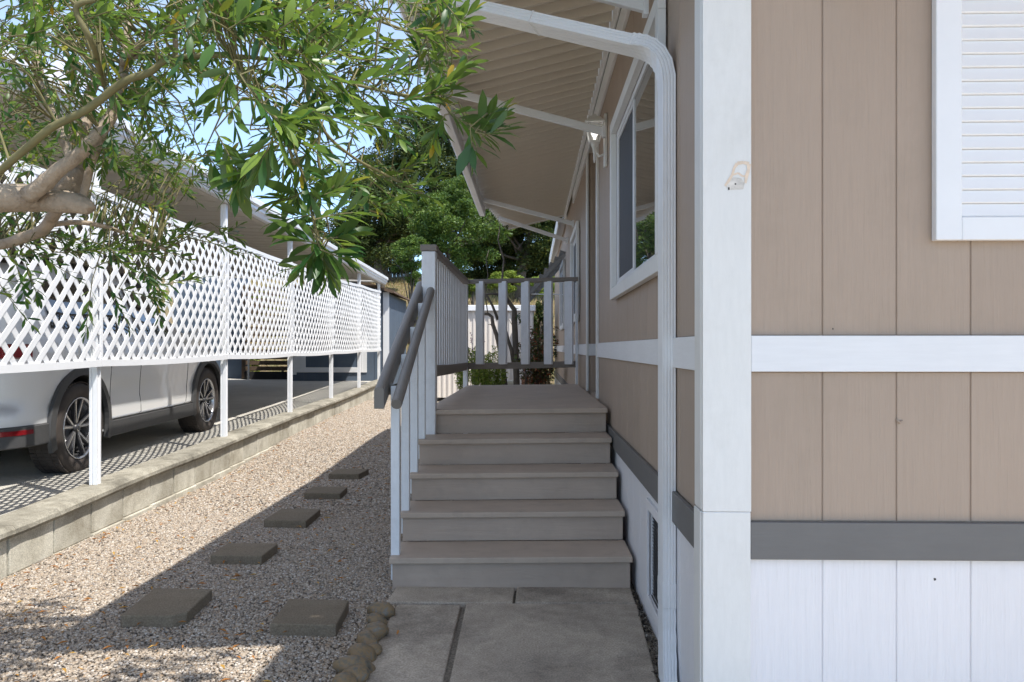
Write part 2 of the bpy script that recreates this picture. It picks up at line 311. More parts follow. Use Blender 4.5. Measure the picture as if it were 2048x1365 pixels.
def add_bevel(ob, wd, seg=2):
    md = ob.modifiers.new('bevel', 'BEVEL'); md.width = wd; md.segments = seg; md.limit_method = 'ANGLE'; md.angle_limit = R(40); md.harden_normals = False
def solo(name, mb, m, label=None, cat=None, group=None, kind=None, smooth=False, bevel=0, origin=None):
    if origin is None:
        a = np.array(mb.v); origin = (a[:, 0].mean(), a[:, 1].mean(), a[:, 2].min())
    me = mb.mesh(name, origin, smooth); me.materials.append(m)
    ob = bpy.data.objects.new(name, me); COL.objects.link(ob); ob.location = origin
    if bevel: add_bevel(ob, bevel)
    props(ob, label, cat, group, kind); return ob
def boxmesh(name, sx, sy, sz, m, bev=0, centre=False):
    mb = MB();
    if centre: mb.box(-sx/2, sx/2, -sy/2, sy/2, -sz/2, sz/2)
    else: mb.box(0, sx, 0, sy, 0, sz)
    me = mb.mesh(name)
    if bev:
        bm = bmesh.new(); bm.from_mesh(me); bmesh.ops.bevel(bm, geom=bm.edges[:], offset=bev, segments=1, affect='EDGES', profile=0.5); bm.to_mesh(me); bm.free()
    me.materials.append(m); return me
def interp(x, pts):
    return float(np.interp(x, [p[0] for p in pts], [p[1] for p in pts]))

# ------------------------------------------------------------------ ground, gravel, driveway
GR = [(0, -0.012), (7, -0.01), (8.2, 0.05), (9.1, 0.10), (12, 0.15), (16, 0.2), (40, 0.2)]
def zgrav(y, cx):
    a = interp(y, GR)
    k = min(1, max(0, (-cx-0.4)/1.6))
    return a*(0.45+0.55*k)+mnoise.noise(Vector((cx*1.3, y*1.3, 0)))*0.008
DR = [(-3, 0.16), (6, 0.155), (9, 0.195), (12, 0.27), (15, 0.36), (17, 0.41), (20, 0.45)]
def zdrive(y): return interp(y, DR)
def hillz(x, y):
    left = [(20.3, 0.2), (21.3, 0.75), (24, 1.9), (29, 3.45), (33, 4.1), (45, 4.8), (80, 7), (400, 9)]
    z = interp(y, left) + (mnoise.noise(Vector((x*0.35, y*0.35, 3)))*0.18 if y > 20.5 else 0)
    return z
def sheet(name, x0, x1, y0, y1, nx, ny, zf, m, F=None, kind='structure', smooth=True):
    mb = MB(); vs = []
    for j in range(ny+1):
        for i in range(nx+1):
            x = x0+(x1-x0)*i/nx; y = y0+(y1-y0)*j/ny; p = Vector((x, y, zf(x, y)))
            vs.append(F(*p) if F else p)
    fs = [(j*(nx+1)+i, j*(nx+1)+i+1, (j+1)*(nx+1)+i+1, (j+1)*(nx+1)+i) for j in range(ny) for i in range(nx)]
    mb.add(vs, fs); return solo(name, mb, m, kind=kind, smooth=smooth, origin=(0, 0, 0))
# base ground: one sheet out to the horizon, fine where the hill is
ys = list(np.linspace(-60, 20, 20))+list(np.linspace(20.3, 46, 60))+[50, 60, 80, 120, 200, 400]
xs = [-400, -200, -100, -50]+list(np.linspace(-30, 30, 90))+[50, 100, 200, 400]
mb = MB(); vs = [(x, y, hillz(x, y) if y > 20.2 else -0.16+max(0, (y-12))*0.035) for y in ys for x in xs]
nx = len(xs); fs = [(j*nx+i, j*nx+i+1, (j+1)*nx+i+1, (j+1)*nx+i) for j in range(len(ys)-1) for i in range(nx-1)]
mb.add(vs, fs); solo('ground', mb, M_hill, kind='structure', smooth=True, origin=(0, 0, 0))
gravel = sheet('gravel_bed', -2.52, 0.6, -1.0, 16.6, 60, 260, lambda x, y: zgrav(y, x)-0.012, M_soil, C)
sheet('driveway', -8.2, -2.60, -4, 20, 2, 96, lambda x, y: zdrive(y), M_drive, C)
M_bounce = concrete('warm_bounce_concrete', (0.52, 0.45, 0.36), (0.62, 0.54, 0.44), (0.42, 0.36, 0.28), 0.4, 1.2)  # pale warm colour picked so the unseen paving bounces warm fill
sheet('bounce_pavement', -3.0, 9, -12, -1.02, 6, 6, lambda x, y: 0.004, M_bounce)  # out of view, bounces sun into the shaded front
sheet('bounce_walk', 0.54, 9, -1.0, 2.24, 6, 4, lambda x, y: 0.002, M_bounce)  # unseen walk added to throw warm light up the front wall
# back garden soil around the porch end
sheet('garden_soil', -1.0, 0.5, 10.4, 20.6, 12, 40, lambda x, y: 0.16+0.03*(y-10)*0.4+mnoise.noise(Vector((x*2, y*2, 9)))*0.03, M_hill, H)

# pebbles: geometry-nodes scatter (uncountable gravel)
def peb_mesh(name, sd, r):
    bm = bmesh.new(); bmesh.ops.create_icosphere(bm, subdivisions=1, radius=r)
    rr = random.Random(sd)
    for v in bm.verts:
        v.co *= 1+rr.uniform(-0.22, 0.22); v.co.z *= 0.7; v.co.x *= 1.15
    me = bpy.data.meshes.new(name); bm.to_mesh(me); bm.free(); me.materials.append(M_peb); me.shade_smooth(); return me
def scatter(name, area, dens, r, smin, smax, seed, label=None):
    x0, x1, y0, y1 = area
    mb = MB(); nx, ny = 24, 60; vs = []
    for j in range(ny+1):
        for i in range(nx+1):
            x = x0+(x1-x0)*i/nx; y = y0+(y1-y0)*j/ny; vs.append(C(x, y, zgrav(y, x)-0.006))
    fs = []
    for j in range(ny):
        for i in range(nx):
            xc = x0+(x1-x0)*(i+.5)/nx; yc = y0+(y1-y0)*(j+.5)/ny
            hx_ = xc-0.0335*yc
            if hx_ > -0.60 and yc < 3.56: continue
            if hx_ > -0.63 and 3.5 < yc < 8.6: continue
            fs.append((j*(nx+1)+i, j*(nx+1)+i+1, (j+1)*(nx+1)+i+1, (j+1)*(nx+1)+i))
    mb.add(vs, fs)
    ob = solo(name, mb, M_peb, kind='stuff', origin=(0, 0, 0))
    pm = peb_mesh('pebble_form', seed, r)
    po = bpy.data.objects.new('pebble_form', pm)   # never linked: a source for the node tree only
    ng = bpy.data.node_groups.new(name+'_nodes', 'GeometryNodeTree')
    ng.interface.new_socket('Geometry', in_out='INPUT', socket_type='NodeSocketGeometry'); ng.interface.new_socket('Geometry', in_out='OUTPUT', socket_type='NodeSocketGeometry')
    N = ng.nodes; L = ng.links
    gi = N.new('NodeGroupInput'); go = N.new('NodeGroupOutput')
    d = N.new('GeometryNodeDistributePointsOnFaces'); d.inputs['Density'].default_value = dens; d.inputs['Seed'].default_value = seed
    oi = N.new('GeometryNodeObjectInfo'); oi.inputs['Object'].default_value = po
    ip = N.new('GeometryNodeInstanceOnPoints')
    rv = N.new('FunctionNodeRandomValue'); rv.data_type = 'FLOAT_VECTOR'; rv.inputs[0].default_value = (-0.5, -0.5, 0); rv.inputs[1].default_value = (0.5, 0.5, 6.28)
    rs = N.new('FunctionNodeRandomValue'); rs.data_type = 'FLOAT'; rs.inputs[2].default_value = smin; rs.inputs[3].default_value = smax; rs.inputs['Seed'].default_value = 5
    L.new(gi.outputs[0], d.inputs[0]); L.new(d.outputs[0], ip.inputs['Points']); L.new(oi.outputs['Geometry'], ip.inputs['Instance'])
    L.new(rv.outputs[0], ip.inputs['Rotation']); L.new(rs.outputs[1], ip.inputs['Scale']); L.new(ip.outputs[0], go.inputs[0])
    md = ob.modifiers.new('scatter', 'NODES'); md.node_group = ng; return ob
scatter('near_gravel', (-2.5, -0.40, 2.35, 5.6), 17000, 0.0050, 0.6, 1.5, 3)
scatter('far_gravel', (-2.5, -0.30, 5.6, 14.5), 7500, 0.0070, 0.6, 1.4, 8)

# ------------------------------------------------------------------ manufactured home (house frame: wall plane x = HX, front wall y = HY)
HX, HY, HEND = 0.495, 2.27, 17.0
ZB0, ZB1 = 1.066, 1.167      # white belt
ZT0, ZT1 = 0.541, 0.645      # grey trim
ZTOP = 3.02
home = Thing('manufactured_home', 'beige mobile home with white trim boards and white skirting, filling the right side', 'house', (HX, HY, 0), TH)
PW = 0.2057; GAP = 0.0045
# front wall planks (face the camera)
fx0 = 0.602 + 0.0
def fgroove(k): return (1639-1063)/705 + (k-1)*PW
def front_band(name, z0, z1, m, lo=0.0):
    k = 0
    while True:
        a = HX+0.012 if k == 0 else fgroove(k)+GAP/2
        b = fgroove(k+1)-GAP/2
        if a > 5.9: break
        home.part(name, MB().box(a, b, HY, HY+0.012, z0, z1), m, bevel=0.0022)
        k += 1
front_band('siding_board', ZB1+0.001, ZTOP, M_side)
front_band('siding_board', ZT1+0.001, ZB0-0.001, M_side)
front_band('skirting_board', -0.1, ZT0-0.001, M_whitesk)
home.part('sheathing', MB().box(HX+0.0125, 5.9, HY+0.004, HY+0.06, ZT0, ZTOP), M_side)
home.part('skirting_backing', MB().box(HX+0.0125, 5.9, HY+0.004, HY+0.06, -0.12, ZT0-0.001), M_whitesk)
# side wall planks
SP = 0.245
WINS = [(2.98, 4.62), (8.25, 9.45), (11.75, 13.1)]     # window openings (y)
WZ0, WZ1 = 1.475, 2.366
ALC = (5.95, 6.95)
VENT = (2.98, 3.36, 0.10, 0.46)
def sboard(name, y0, y1, z0, z1, m):
    if z1-z0 < 0.01 or y1-y0 < 0.005: return
    home.part(name, MB().box(HX, HX+0.012, y0, y1, z0, z1), m, bevel=0.0022)
y = HY+0.02; first = True
while y < HEND:
    y2 = y+SP if not first else y+SP*0.6; first = False
    a, b = y+GAP/2, y2-GAP/2
    if b > ALC[0] and a < ALC[0]: b = ALC[0]
    if a < ALC[1] and b > ALC[1]: a = ALC[1]
    inalc = a >= ALC[0]-1e-6 and b <= ALC[1]+1e-6
    if not inalc:
        sboard('siding_board', a, b, ZT1+0.001, ZB0-0.001, M_side)
        wi = [wn for wn in WINS if b > wn[0] and a < wn[1]]
        if wi:
            sboard('siding_board', a, b, ZB1+0.001, WZ0, M_side); sboard('siding_board', a, b, WZ1, ZTOP-0.2, M_side)
        else: sboard('siding_board', a, b, ZB1+0.001, ZTOP-0.2, M_side)
        if b > VENT[0] and a < VENT[1]:
            sboard('skirting_board', a, b, VENT[3], ZT0-0.001, M_whitesk); sboard('skirting_board', a, b, -0.1, VENT[2], M_whitesk)
        else: sboard('skirting_board', a, b, -0.1, ZT0-0.001, M_whitesk)
    y = y2
mb = MB()
def back_strips(z0, z1, cuts):
    e = HY+0.0605
    for c0, c1 in sorted(cuts)+[(HEND, HEND)]:
        mb.box(HX+0.004, HX+0.06, e, c0, z0, z1); e = c1
back_strips(ZT0, WZ0, [ALC]); back_strips(WZ0, WZ1, [WINS[0], ALC, WINS[1], WINS[2]]); back_strips(WZ1, ZTOP, [ALC])
home.part('sheathing', mb, M_side)
mb = MB(); 
for a_, b_, z0, z1 in ((HY+0.0605, VENT[0], -0.12, ZT0-0.001), (VENT[1], HEND, -0.12, ZT0-0.001), (VENT[0], VENT[1], VENT[3], ZT0-0.001), (VENT[0], VENT[1], -0.12, VENT[2])): mb.box(HX+0.004, HX+0.06, a_, b_, z0, z1)
home.part('skirting_backing', mb, M_whitesk)
# corner boards: front (two lengths with an open joint) and side
home.part('corner_board', MB().box(HX-0.016, 0.614, HY-0.020, HY-0.001, 0.6745, ZTOP-0.02), M_white, bevel=0.0018)
home.part('corner_board', MB().box(HX-0.0165, 0.612, HY-0.0215, HY-0.001, -0.1, 0.6738), M_white, bevel=0.003)
home.part('corner_board', MB().box(HX-0.018, HX-0.001, HY-0.0005, HY+0.085, 0.675, ZTOP-0.21), M_white, bevel=0.003)
home.part('corner_board', MB().box(HX-0.020, HX-0.001, HY-0.0005, HY+0.085, -0.1, 0.672), M_white, bevel=0.003)
# belt boards and dark trim boards
home.part('belt_board', MB().box(0.6148, 5.9, HY-0.017, HY-0.001, ZB0, ZB1), M_belt, bevel=0.002)
home.part('trim_board', MB().box(0.6125, 5.9, HY-0.019, HY-0.001, ZT0, ZT1), M_trim, bevel=0.002)
for y0, y1 in ((HY+0.0865, ALC[0]), (ALC[1], HEND)):
    home.part('belt_board', MB().box(HX-0.014, HX-0.001, y0, y1, ZB0, ZB1), M_belt, bevel=0.002)
    home.part('trim_board', MB().box(HX-0.017, HX-0.001, y0, y1, ZT0, ZT1), M_trim, bevel=0.002)
# doorway alcove
mbx = MB(); k = ALC[1]; x = HX
mbx = MB().box(HX+0.06, HX+0.95, ALC[1]+0.0, ALC[1]+0.05, 0.7, ZTOP); home.part('alcove_wall', mbx, M_side)
xx = HX+0.02
while xx < HX+0.93:
    home.part('siding_board', MB().box(xx+0.004, xx+0.2-0.004, ALC[1]-0.012, ALC[1]-0.0005, 0.76, ZTOP-0.2), M_side, bevel=0.002); xx += 0.2
home.part('belt_board', MB().box(HX+0.0, HX+0.93, ALC[1]-0.028, ALC[1]-0.0125, ZB0, ZB1), M_belt)
home.part('alcove_wall', MB().box(HX+0.95, HX+1.0, ALC[0]-0.3, ALC[1]+0.05, 0.7, ZTOP), M_side)
dr = home.part('entry_door', MB().box(HX+0.90, HX+0.945, ALC[0]+0.05, ALC[1]-0.06, 0.77, 2.78), M_white, bevel=0.004)
home.part('door_knob', MB().lathe([(0.0, -0.06), (0.025, -0.055), (0.03, -0.035), (0.012, -0.02), (0.012, 0)], (HX+0.9, ALC[1]-0.14, 1.7), 'x', 14), M_steel, parent=dr, smooth=True)
home.part('alcove_wall', MB().box(HX+0.06, HX+0.95, ALC[0]-0.05, ALC[0], 0.7, ZTOP), M_side)
home.part('alcove_ceiling', MB().box(HX, HX+1.0, ALC[0], ALC[1], ZTOP-0.2, ZTOP-0.12), M_pan)
home.part('alcove_floor', MB().box(HX+0.02, HX+1.0, ALC[0], ALC[1], 0.68, 0.755), M_step)
home.part('jamb_board', MB().box(HX-0.018, HX-0.001, ALC[0]-0.07, ALC[0]+0.012, 0.76, ZTOP-0.21), M_white, bevel=0.002)
home.part('jamb_board', MB().box(HX-0.018, HX-0.001, ALC[1]-0.012, ALC[1]+0.08, 0.76, ZTOP-0.21), M_white, bevel=0.002)
# frieze boards under the awning hanger
home.part('frieze_board', MB().box(HX-0.020, HX-0.0005, HY+0.0865, 9.3, 2.81, 2.93), M_white, bevel=0.003)
home.part('frieze_board', MB().box(HX-0.034, HX-0.0205, HY+0.02, 11.3, 2.935, 3.084), M_white, bevel=0.004)
home.part('eave_fascia', MB().box(HX-0.12, HX-0.10, 11.4, HEND+0.2, 2.87, 3.05), M_white, bevel=0.003)
home.part('eave_soffit', MB().box(HX-0.0995, HX, 11.4, HEND+0.2, 2.94, 2.96), M_white)
# far end wall, roof
home.part('end_wall', MB().box(HX+0.06, 5.9, HEND-0.06, HEND, -0.1, ZTOP), M_side)
mb = MB(); mb.prism([(HX-0.02, 3.135), (3.3, 3.83), (6.2, 3.2), (6.2, 3.12), (3.3, 3.75), (HX-0.02, 3.085)][::-1], 'y', HY-0.03, HEND+0.25)
home.part('roof', mb, M_fence)
# flat roof overhang over the front, the shade on the front wall
mb = MB(); mb.box(HX-0.03, 6.2, 0.92, HY-0.035, 3.0, 3.09)
home.part('front_overhang', mb, mat('tan_bounce_ceiling', (0.50, 0.27, 0.09), 0.7, 0.15, 3, grain=(4, 60, 60), bstr=0.3))  # unseen underside, tan picked to bounce orange onto the wall top
# windows on the side wall
def side_window(y0, y1, split, near_hidden=False):
    P = 0.038; Wd = 0.064
    f = home.part('window', MB().box(HX-0.006, HX+0.055, y0, y0+0.03, WZ0, WZ1).box(HX-0.006, HX+0.055, y1-0.03, y1, WZ0, WZ1).box(HX-0.006, HX+0.055, y0+0.03, y1-0.03, WZ0, WZ0+0.03).box(HX-0.006, HX+0.055, y0+0.03, y1-0.03, WZ1-0.03, WZ1), M_alum, bevel=0.002)
    ys_ = y0+(y1-y0)*split
    home.part('frame', MB().box(HX-0.002, HX+0.03, ys_-0.016, ys_+0.016, WZ0+0.03, WZ1-0.03), M_alum, parent=f, bevel=0.002)
    home.part('screen', MB().box(HX+0.006, HX+0.009, ys_+0.016, y1-0.03, WZ0+0.03, WZ1-0.03), M_screen, parent=f)
    home.part('screen_frame', MB().box(HX+0.0, HX+0.0055, y1-0.05, y1-0.031, WZ0+0.031, WZ1-0.031).box(HX, HX+0.0055, ys_+0.017, y1-0.05, WZ0+0.031, WZ0+0.05).box(HX, HX+0.0055, ys_+0.017, y1-0.05, WZ1-0.05, WZ1-0.031), M_alum, parent=f)
    home.part('pane', MB().box(HX+0.004, HX+0.009, y0+0.03, ys_-0.016, WZ0+0.03, WZ1-0.03), M_glass, parent=f)
    home.part('trim', MB().box(HX-P, HX-0.0065, y0-Wd, y1+Wd, WZ0-Wd, WZ0), M_white, parent=f, bevel=0.003)
    home.part('trim', MB().box(HX-P, HX-0.0065, y0-Wd, y1+Wd, WZ1, WZ1+Wd), M_white, parent=f, bevel=0.003)
    home.part('trim', MB().box(HX-P, HX-0.0065, y0-Wd, y0, WZ0+0.0005, WZ1-0.0005), M_white, parent=f, bevel=0.003)
    home.part('trim', MB().box(HX-P, HX-0.0065, y1, y1+Wd, WZ0+0.0005, WZ1-0.0005), M_white, parent=f, bevel=0.003)
side_window(*WINS[0], 0.56); side_window(*WINS[1], 0.5); side_window(*WINS[2], 0.5)
# foundation vent beside the downspout
v = home.part('vent', MB().box(HX-0.012, HX-0.001, VENT[0]-0.03, VENT[0], VENT[2]-0.04, VENT[3]+0.04).box(HX-0.012, HX-0.001, VENT[1], VENT[1]+0.035, VENT[2]-0.04, VENT[3]+0.04).box(HX-0.012, HX-0.001, VENT[0], VENT[1], VENT[3], VENT[3]+0.04).box(HX-0.012, HX-0.001, VENT[0], VENT[1], VENT[2]-0.04, VENT[2]), M_whitesk, bevel=0.002)
mb = MB()
for i in range(26): z = VENT[2]+0.007+i*0.0137; mb.beam((HX+0.012, VENT[0], z), (HX+0.012, VENT[1], z), 0.003, 0.003)
for i in range(27): yy = VENT[0]+0.007+i*0.0137; mb.beam((HX+0.016, yy, VENT[2]), (HX+0.016, yy, VENT[3]), 0.003, 0.003)
home.part('wire_mesh', mb, M_clad, parent=v)
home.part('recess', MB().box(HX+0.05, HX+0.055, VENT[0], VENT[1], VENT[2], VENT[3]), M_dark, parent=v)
# louvred shutter on the front wall
sx0, sx1, sz0, sz1 = 1.119, 1.545, 1.431, 2.9
yb = HY-0.002
sh = home.part('shutter', MB().box(sx0, sx0+0.071, yb-0.028, yb, sz0, sz1).box(sx1-0.071, sx1, yb-0.028, yb, sz0, sz1).box(sx0+0.071, sx1-0.071, yb-0.028, yb, sz0, sz0+0.064).box(sx0+0.071, sx1-0.071, yb-0.028, yb, sz1-0.064, sz1), M_vinyl, bevel=0.003)
z = sz0+0.064
mb = MB()
lm = MB().prism([(-0.003, 0.0), (-0.021, 0.001), (-0.023, 0.004), (-0.015, 0.0375), (-0.003, 0.0375)], 'x', 0, sx1-sx0-0.142).mesh('louvre'); lm.materials.append(M_vinyl)
while z < sz1-0.07:
    home.inst('louvre', lm, (sx0+0.071, yb, z), parent=sh); z += 0.0377
for ob in list(sh.children): ob.matrix_parent_inverse = Matrix.Identity(4)
# small security fixture at the very top of the front wall
fxt = Thing('light_fixture', 'small cream light fixture at the top edge of the front beige wall', 'light', (0.86, HY, 2.15), TH)
c0 = (0.855, HY-0.03, 2.165)
fxt.part('base', MB().lathe([(0, -0.03), (0.045, -0.028), (0.05, 0.0), (0.05, 0.028), (0, 0.03)], (0.855, HY-0.028, 2.19), 'z', 20), M_shedw, smooth=True)
fxt.part('socket', MB().tube([(0.86, HY-0.04, 2.175), (0.853, HY-0.06, 2.145), (0.85, HY-0.062, 2.128)], [0.026, 0.024, 0.014], 14), M_shedw, smooth=True)
fxt.part('socket', MB().tube([(0.84, HY-0.03, 2.18), (0.815, HY-0.05, 2.155)], [0.018, 0.014], 12), M_shedw, smooth=True)
fxt.part('socket', MB().tube([(0.88, HY-0.03, 2.18), (0.905, HY-0.05, 2.158)], [0.018, 0.014], 12), M_shedw, smooth=True)
# peeled paint mark and scuffs on the corner board, nail holes, paint drip
fy = HY-0.0205
def fp(px, py): return ((px-1063)/705, CAMH-(py-696)/705)
def patch(name, poly, m, y, d=0.0012):
    pts = [fp(*p) for p in poly]; return home.part(name, MB().prism([(p[0], p[1]) for p in pts][::-1], 'y', y-d, y), m)
def stroke(path, wpx, y=fy, m=M_primer, name='paint_mark'):
    mbs = MB(); n = len(path)
    for i in range(n-1):
        (x0, y0), (x1, y1) = path[i], path[i+1]; L = math.hypot(x1-x0, y1-y0) or 1; nx_, ny_ = -(y1-y0)/L*wpx[i]/2, (x1-x0)/L*wpx[i]/2; nx2, ny2 = -(y1-y0)/L*wpx[i+1]/2, (x1-x0)/L*wpx[i+1]/2
        q = [fp(x0+nx_, y0+ny_), fp(x1+nx2, y1+ny2), fp(x1-nx2, y1-ny2), fp(x0-nx_, y0-ny_)]
        mbs.add([(p[0], y-0.0004-0.0001*i, p[1]) for p in q], [(0, 1, 2, 3)])
    home.part(name, mbs, m)
stroke([(1444, 377), (1452, 366), (1458, 356), (1462, 342), (1468, 333), (1480, 331), (1491, 334), (1490, 346), (1486, 358), (1484, 372)], [4, 6, 5, 5, 7, 6, 8, 6, 7, 4])
stroke([(1458, 356), (1470, 352), (1478, 358), (1486, 358)], [3, 4, 4, 3])
patch('scuff_mark', [(1446, 378), (1452, 364), (1462, 360), (1476, 362), (1482, 372), (1480, 384), (1452, 385)], M_scuff, fy, 0.0003)
patch('screw_hole', [(1450, 380), (1453, 380), (1453, 385), (1450, 385)], M_hole, fy, 0.0007)
patch('screw_hole', [(1463, 372), (1466, 372), (1466, 375), (1463, 375)], M_hole, fy, 0.0007)
patch('nail_hole', [(1857, 1151), (1861, 1151), (1862, 1155), (1858, 1156)], M_hole, HY-0.0001, 0.0008)
patch('nail_hole', [(1659, 657), (1661, 657), (1661, 660), (1659, 660)], M_hole, HY-0.0001, 0.0008)
home.part('paint_drip', MB().tube([(*fp(1783, 838)[:1], HY-0.001, fp(1783, 838)[1]), (fp(1790, 844)[0], HY-0.004, fp(1790, 844)[1]), (fp(1796, 840)[0], HY-0.001, fp(1796, 840)[1])], [0.002, 0.004, 0.002], 8), M_side, smooth=True)

# ------------------------------------------------------------------ downspout
ds = Thing('downspout', 'white corrugated metal downspout running down the house corner and bending up to the awning', 'drainpipe', (0.47, 2.8, -0.05), TH)
def spout_section(w_, d_, n=5):
    """rounded box w_ (y) by d_ (x) with flutes on the -x and -y faces"""
    pts = []
    def edge(a, b, k):
        a = Vector(a); b = Vector(b); nn = Vector((b.y-a.y, -(b.x-a.x), 0)).normalized(); r = []
        N_ = k*4
        for i in range(N_+1):
            t_ = i/N_; ins = 0.0018 if (i % 4 in (2,) and 0 < i < N_) else 0.0
            r.append(a.lerp(b, 0.04+0.92*t_) - nn*ins)
        return r
    x, yv = d_/2, w_/2
    return edge((-x, -yv, 0), (x, -yv, 0), 4)+edge((x, -yv, 0), (x, yv, 0), 2)+edge((x, yv, 0), (-x, yv, 0), 4)+edge((-x, yv, 0), (-x, -yv, 0), 4)
def sweep(path, sec, ups):
    mb = MB(); vs = []; fs = []; n = len(sec[0])
    for i, p in enumerate(path):
        d = (Vector(path[min(i+1, len(path)-1)])-Vector(path[max(i-1, 0)])).normalized(); yax = Vector(ups[i]); yax = (yax-d*yax.dot(d)).normalized(); xax = yax.cross(d) * 1.0
        for s_ in sec[i]: vs.append(Vector(p)+xax*s_.x+yax*s_.y)
    for i in range(len(path)-1):
        for k in range(n): fs.append((i*n+k, i*n+(k+1) % n, (i+1)*n+(k+1) % n, (i+1)*n+k))
    fs += [tuple(range(n-1, -1, -1)), tuple(range((len(path)-1)*n, len(path)*n))]
    return mb.add(vs, fs)
S0 = spout_section(0.10, 0.047)
S1 = [p*1.05 for p in S0]
dx = HX-0.026; dy = 2.785
ds.part('lower_pipe', sweep([(dx, dy, 0.22), (dx, dy, 2.05)], [S0]*2, [(0, 1, 0)]*2), M_alum)
# bottom crimped shoe turning out
bp = []; bs = []
for i in range(9):
    tt = i/8; bp.append((dx-0.012*tt**2, dy-0.10*tt**2.0, 0.24-0.29*tt)); bs.append([p*(1.04 if i % 2 else 0.98) for p in S0])
ds.part('foot_elbow', sweep(bp[::-1], bs, [(0, 1, 0)]*9), M_alum)
ds.part('collar', sweep([(dx, dy, 0.245), (dx, dy, 0.33)], [S1]*2, [(0, 1, 0)]*2), M_alum, bevel=0.002)
# top elbow
end = Vector((-0.60, 3.45, 2.680)); st = Vector((dx-0.10, dy+0.085, 2.212))
ep = []; es = []
c1 = Vector((dx, dy, 2.03)); c2 = Vector((dx, dy, 2.17)); c3 = st+(st-end).normalized()*0.035; c4 = st
for i in range(15):
    u = i/14; p = c1*(1-u)**3+c2*3*u*(1-u)**2+c3*3*u*u*(1-u)+c4*u**3
    ep.append(p); es.append([q*(1.06 if i % 2 else 0.99) for q in S0])
ds.part('elbow', sweep(ep, es, [(0, 1, 0)]*15), M_alum)
ds.part('upper_pipe', sweep([st+(st-end).normalized()*0.03, end], [[q*0.96 for q in S0]]*2, [(0, 1, 0)]*2), M_alum)
ds.part('collar', sweep([st.lerp(end, 0.36), st.lerp(end, 0.36)+(end-st).normalized()*0.004], [S1]*2, [(0, 1, 0)]*2), M_alum)
ds.part('outlet', sweep([end+Vector((-0.0, 0, -0.02)), end+Vector((-0.01, 0.01, 0.03))], [S1]*2, [(0, 1, 0)]*2), M_alum)

# ------------------------------------------------------------------ awning over the porch
AX0, AZ0, AX1, AZ1 = -0.575, 2.755, HX-0.036, 3.005
AY0, AY1, AY2 = 2.10, 9.3, 11.25
aw = Thing('porch_awning', 'cream ribbed metal awning over the steps, carried on four diagonal struts', 'awning', (HX, AY0, 2.4), TH)
pitch = 0.155
prof = [(0, 0.0), (0.068, 0.018), (0.070, 0.060), (0.138, 0.060), (0.149, 0.0), (0.155, -0.004)]
def pan_mesh(name, x0):
    z0 = AZ1+(x0-AX1)*(AZ1-AZ0)/(AX1-AX0); mb = MB(); vs = []
    for (xx, zz) in ((x0, z0), (AX1, AZ1)):
        for yy, h in prof: vs.append((xx, yy, zz+h))
        for yy, h in prof[::-1]: vs.append((xx, yy, zz+h+0.004))
    n = len(prof)*2
    fs = [(k, (k+1) % n, n+(k+1) % n, n+k) for k in range(n)]+[tuple(range(n-1, -1, -1)), tuple(range(n, 2*n))]
    mb.add(vs, fs); me = mb.mesh(name); me.materials.append(M_pan); return me
pmesh = pan_mesh('awning_pan', AX0)
y = AY0
while y < AY1-0.05:
    aw.inst('awning_pan', pmesh, (0, y, 0)); y += pitch
while y < AY2:
    t_ = (y-AY1)/(AY2-AY1); aw.inst('awning_pan', pan_mesh('awning_pan', AX0+0.06+0.16*t_), (0, y, 0)); y += pitch
aw.part('gutter_beam', MB().prism([(AX0-0.035, AZ0+0.04), (AX0-0.035, AZ0-0.075), (AX0-0.02, AZ0-0.09), (AX0+0.03, AZ0-0.09), (AX0+0.038, AZ0-0.08), (AX0+0.038, AZ0-0.002), (AX0+0.0, AZ0+0.03)], 'y', AY0-0.02, AY1+0.02), M_alum, bevel=0.003)
aw.part('end_fascia', MB().beam((AX0+0.04, AY0-0.012, AZ0+0.0), (AX1, AY0-0.012, AZ1+0.0), 0.02, 0.09), M_alum, bevel=0.002)
aw.part('end_fascia', MB().beam((AX0+0.24, AY2+0.02, AZ0+0.07), (AX1, AY2+0.02, AZ1+0.015), 0.02, 0.05), M_alum, bevel=0.002)
for ys_, xe in ((3.14, AX0+0.06), (4.95, AX0+0.06), (8.6, AX0+0.06), (9.95, AX0+0.17)):
    ze = AZ0+(xe-AX0)*0.235-0.045
    aw.part('strut', MB().beam((HX-0.045, ys_, 2.465), (xe, ys_, ze), 0.028, 0.045), M_alum, bevel=0.003)
    aw.part('strut_bracket', MB().box(HX-0.06, HX-0.039, ys_-0.022, ys_+0.022, 2.43, 2.50), M_alum, bevel=0.002)
# stepped window awning far down the wall
wa = Thing('window_awning', 'grey stepped louvre awning tilted out over the far side window', 'awning', (HX, 11.8, 1.8), TH)
for i in range(9):
    t_ = i/8; wa.part('awning_slat', MB().beam((HX-0.03-0.60*t_, 11.55, 2.52-0.68*t_), (HX-0.03-0.60*t_, 13.3, 2.52-0.68*t_), 0.11, 0.012, up=(0.35, 0, 1)), M_fence)
wa.part('side_arm', MB().beam((HX-0.02, 11.56, 2.48), (HX-0.64, 11.56, 1.79), 0.015, 0.05), M_fence)
wa.part('side_arm', MB().beam((HX-0.02, 13.28, 2.48), (HX-0.64, 13.28, 1.79), 0.015, 0.05), M_fence)
for zz in (2.08, 1.9): wa.part('brace', MB().beam((HX-0.01, 11.57, zz), (HX-0.5, 11.57, zz+0.01), 0.015, 0.015), M_alum)

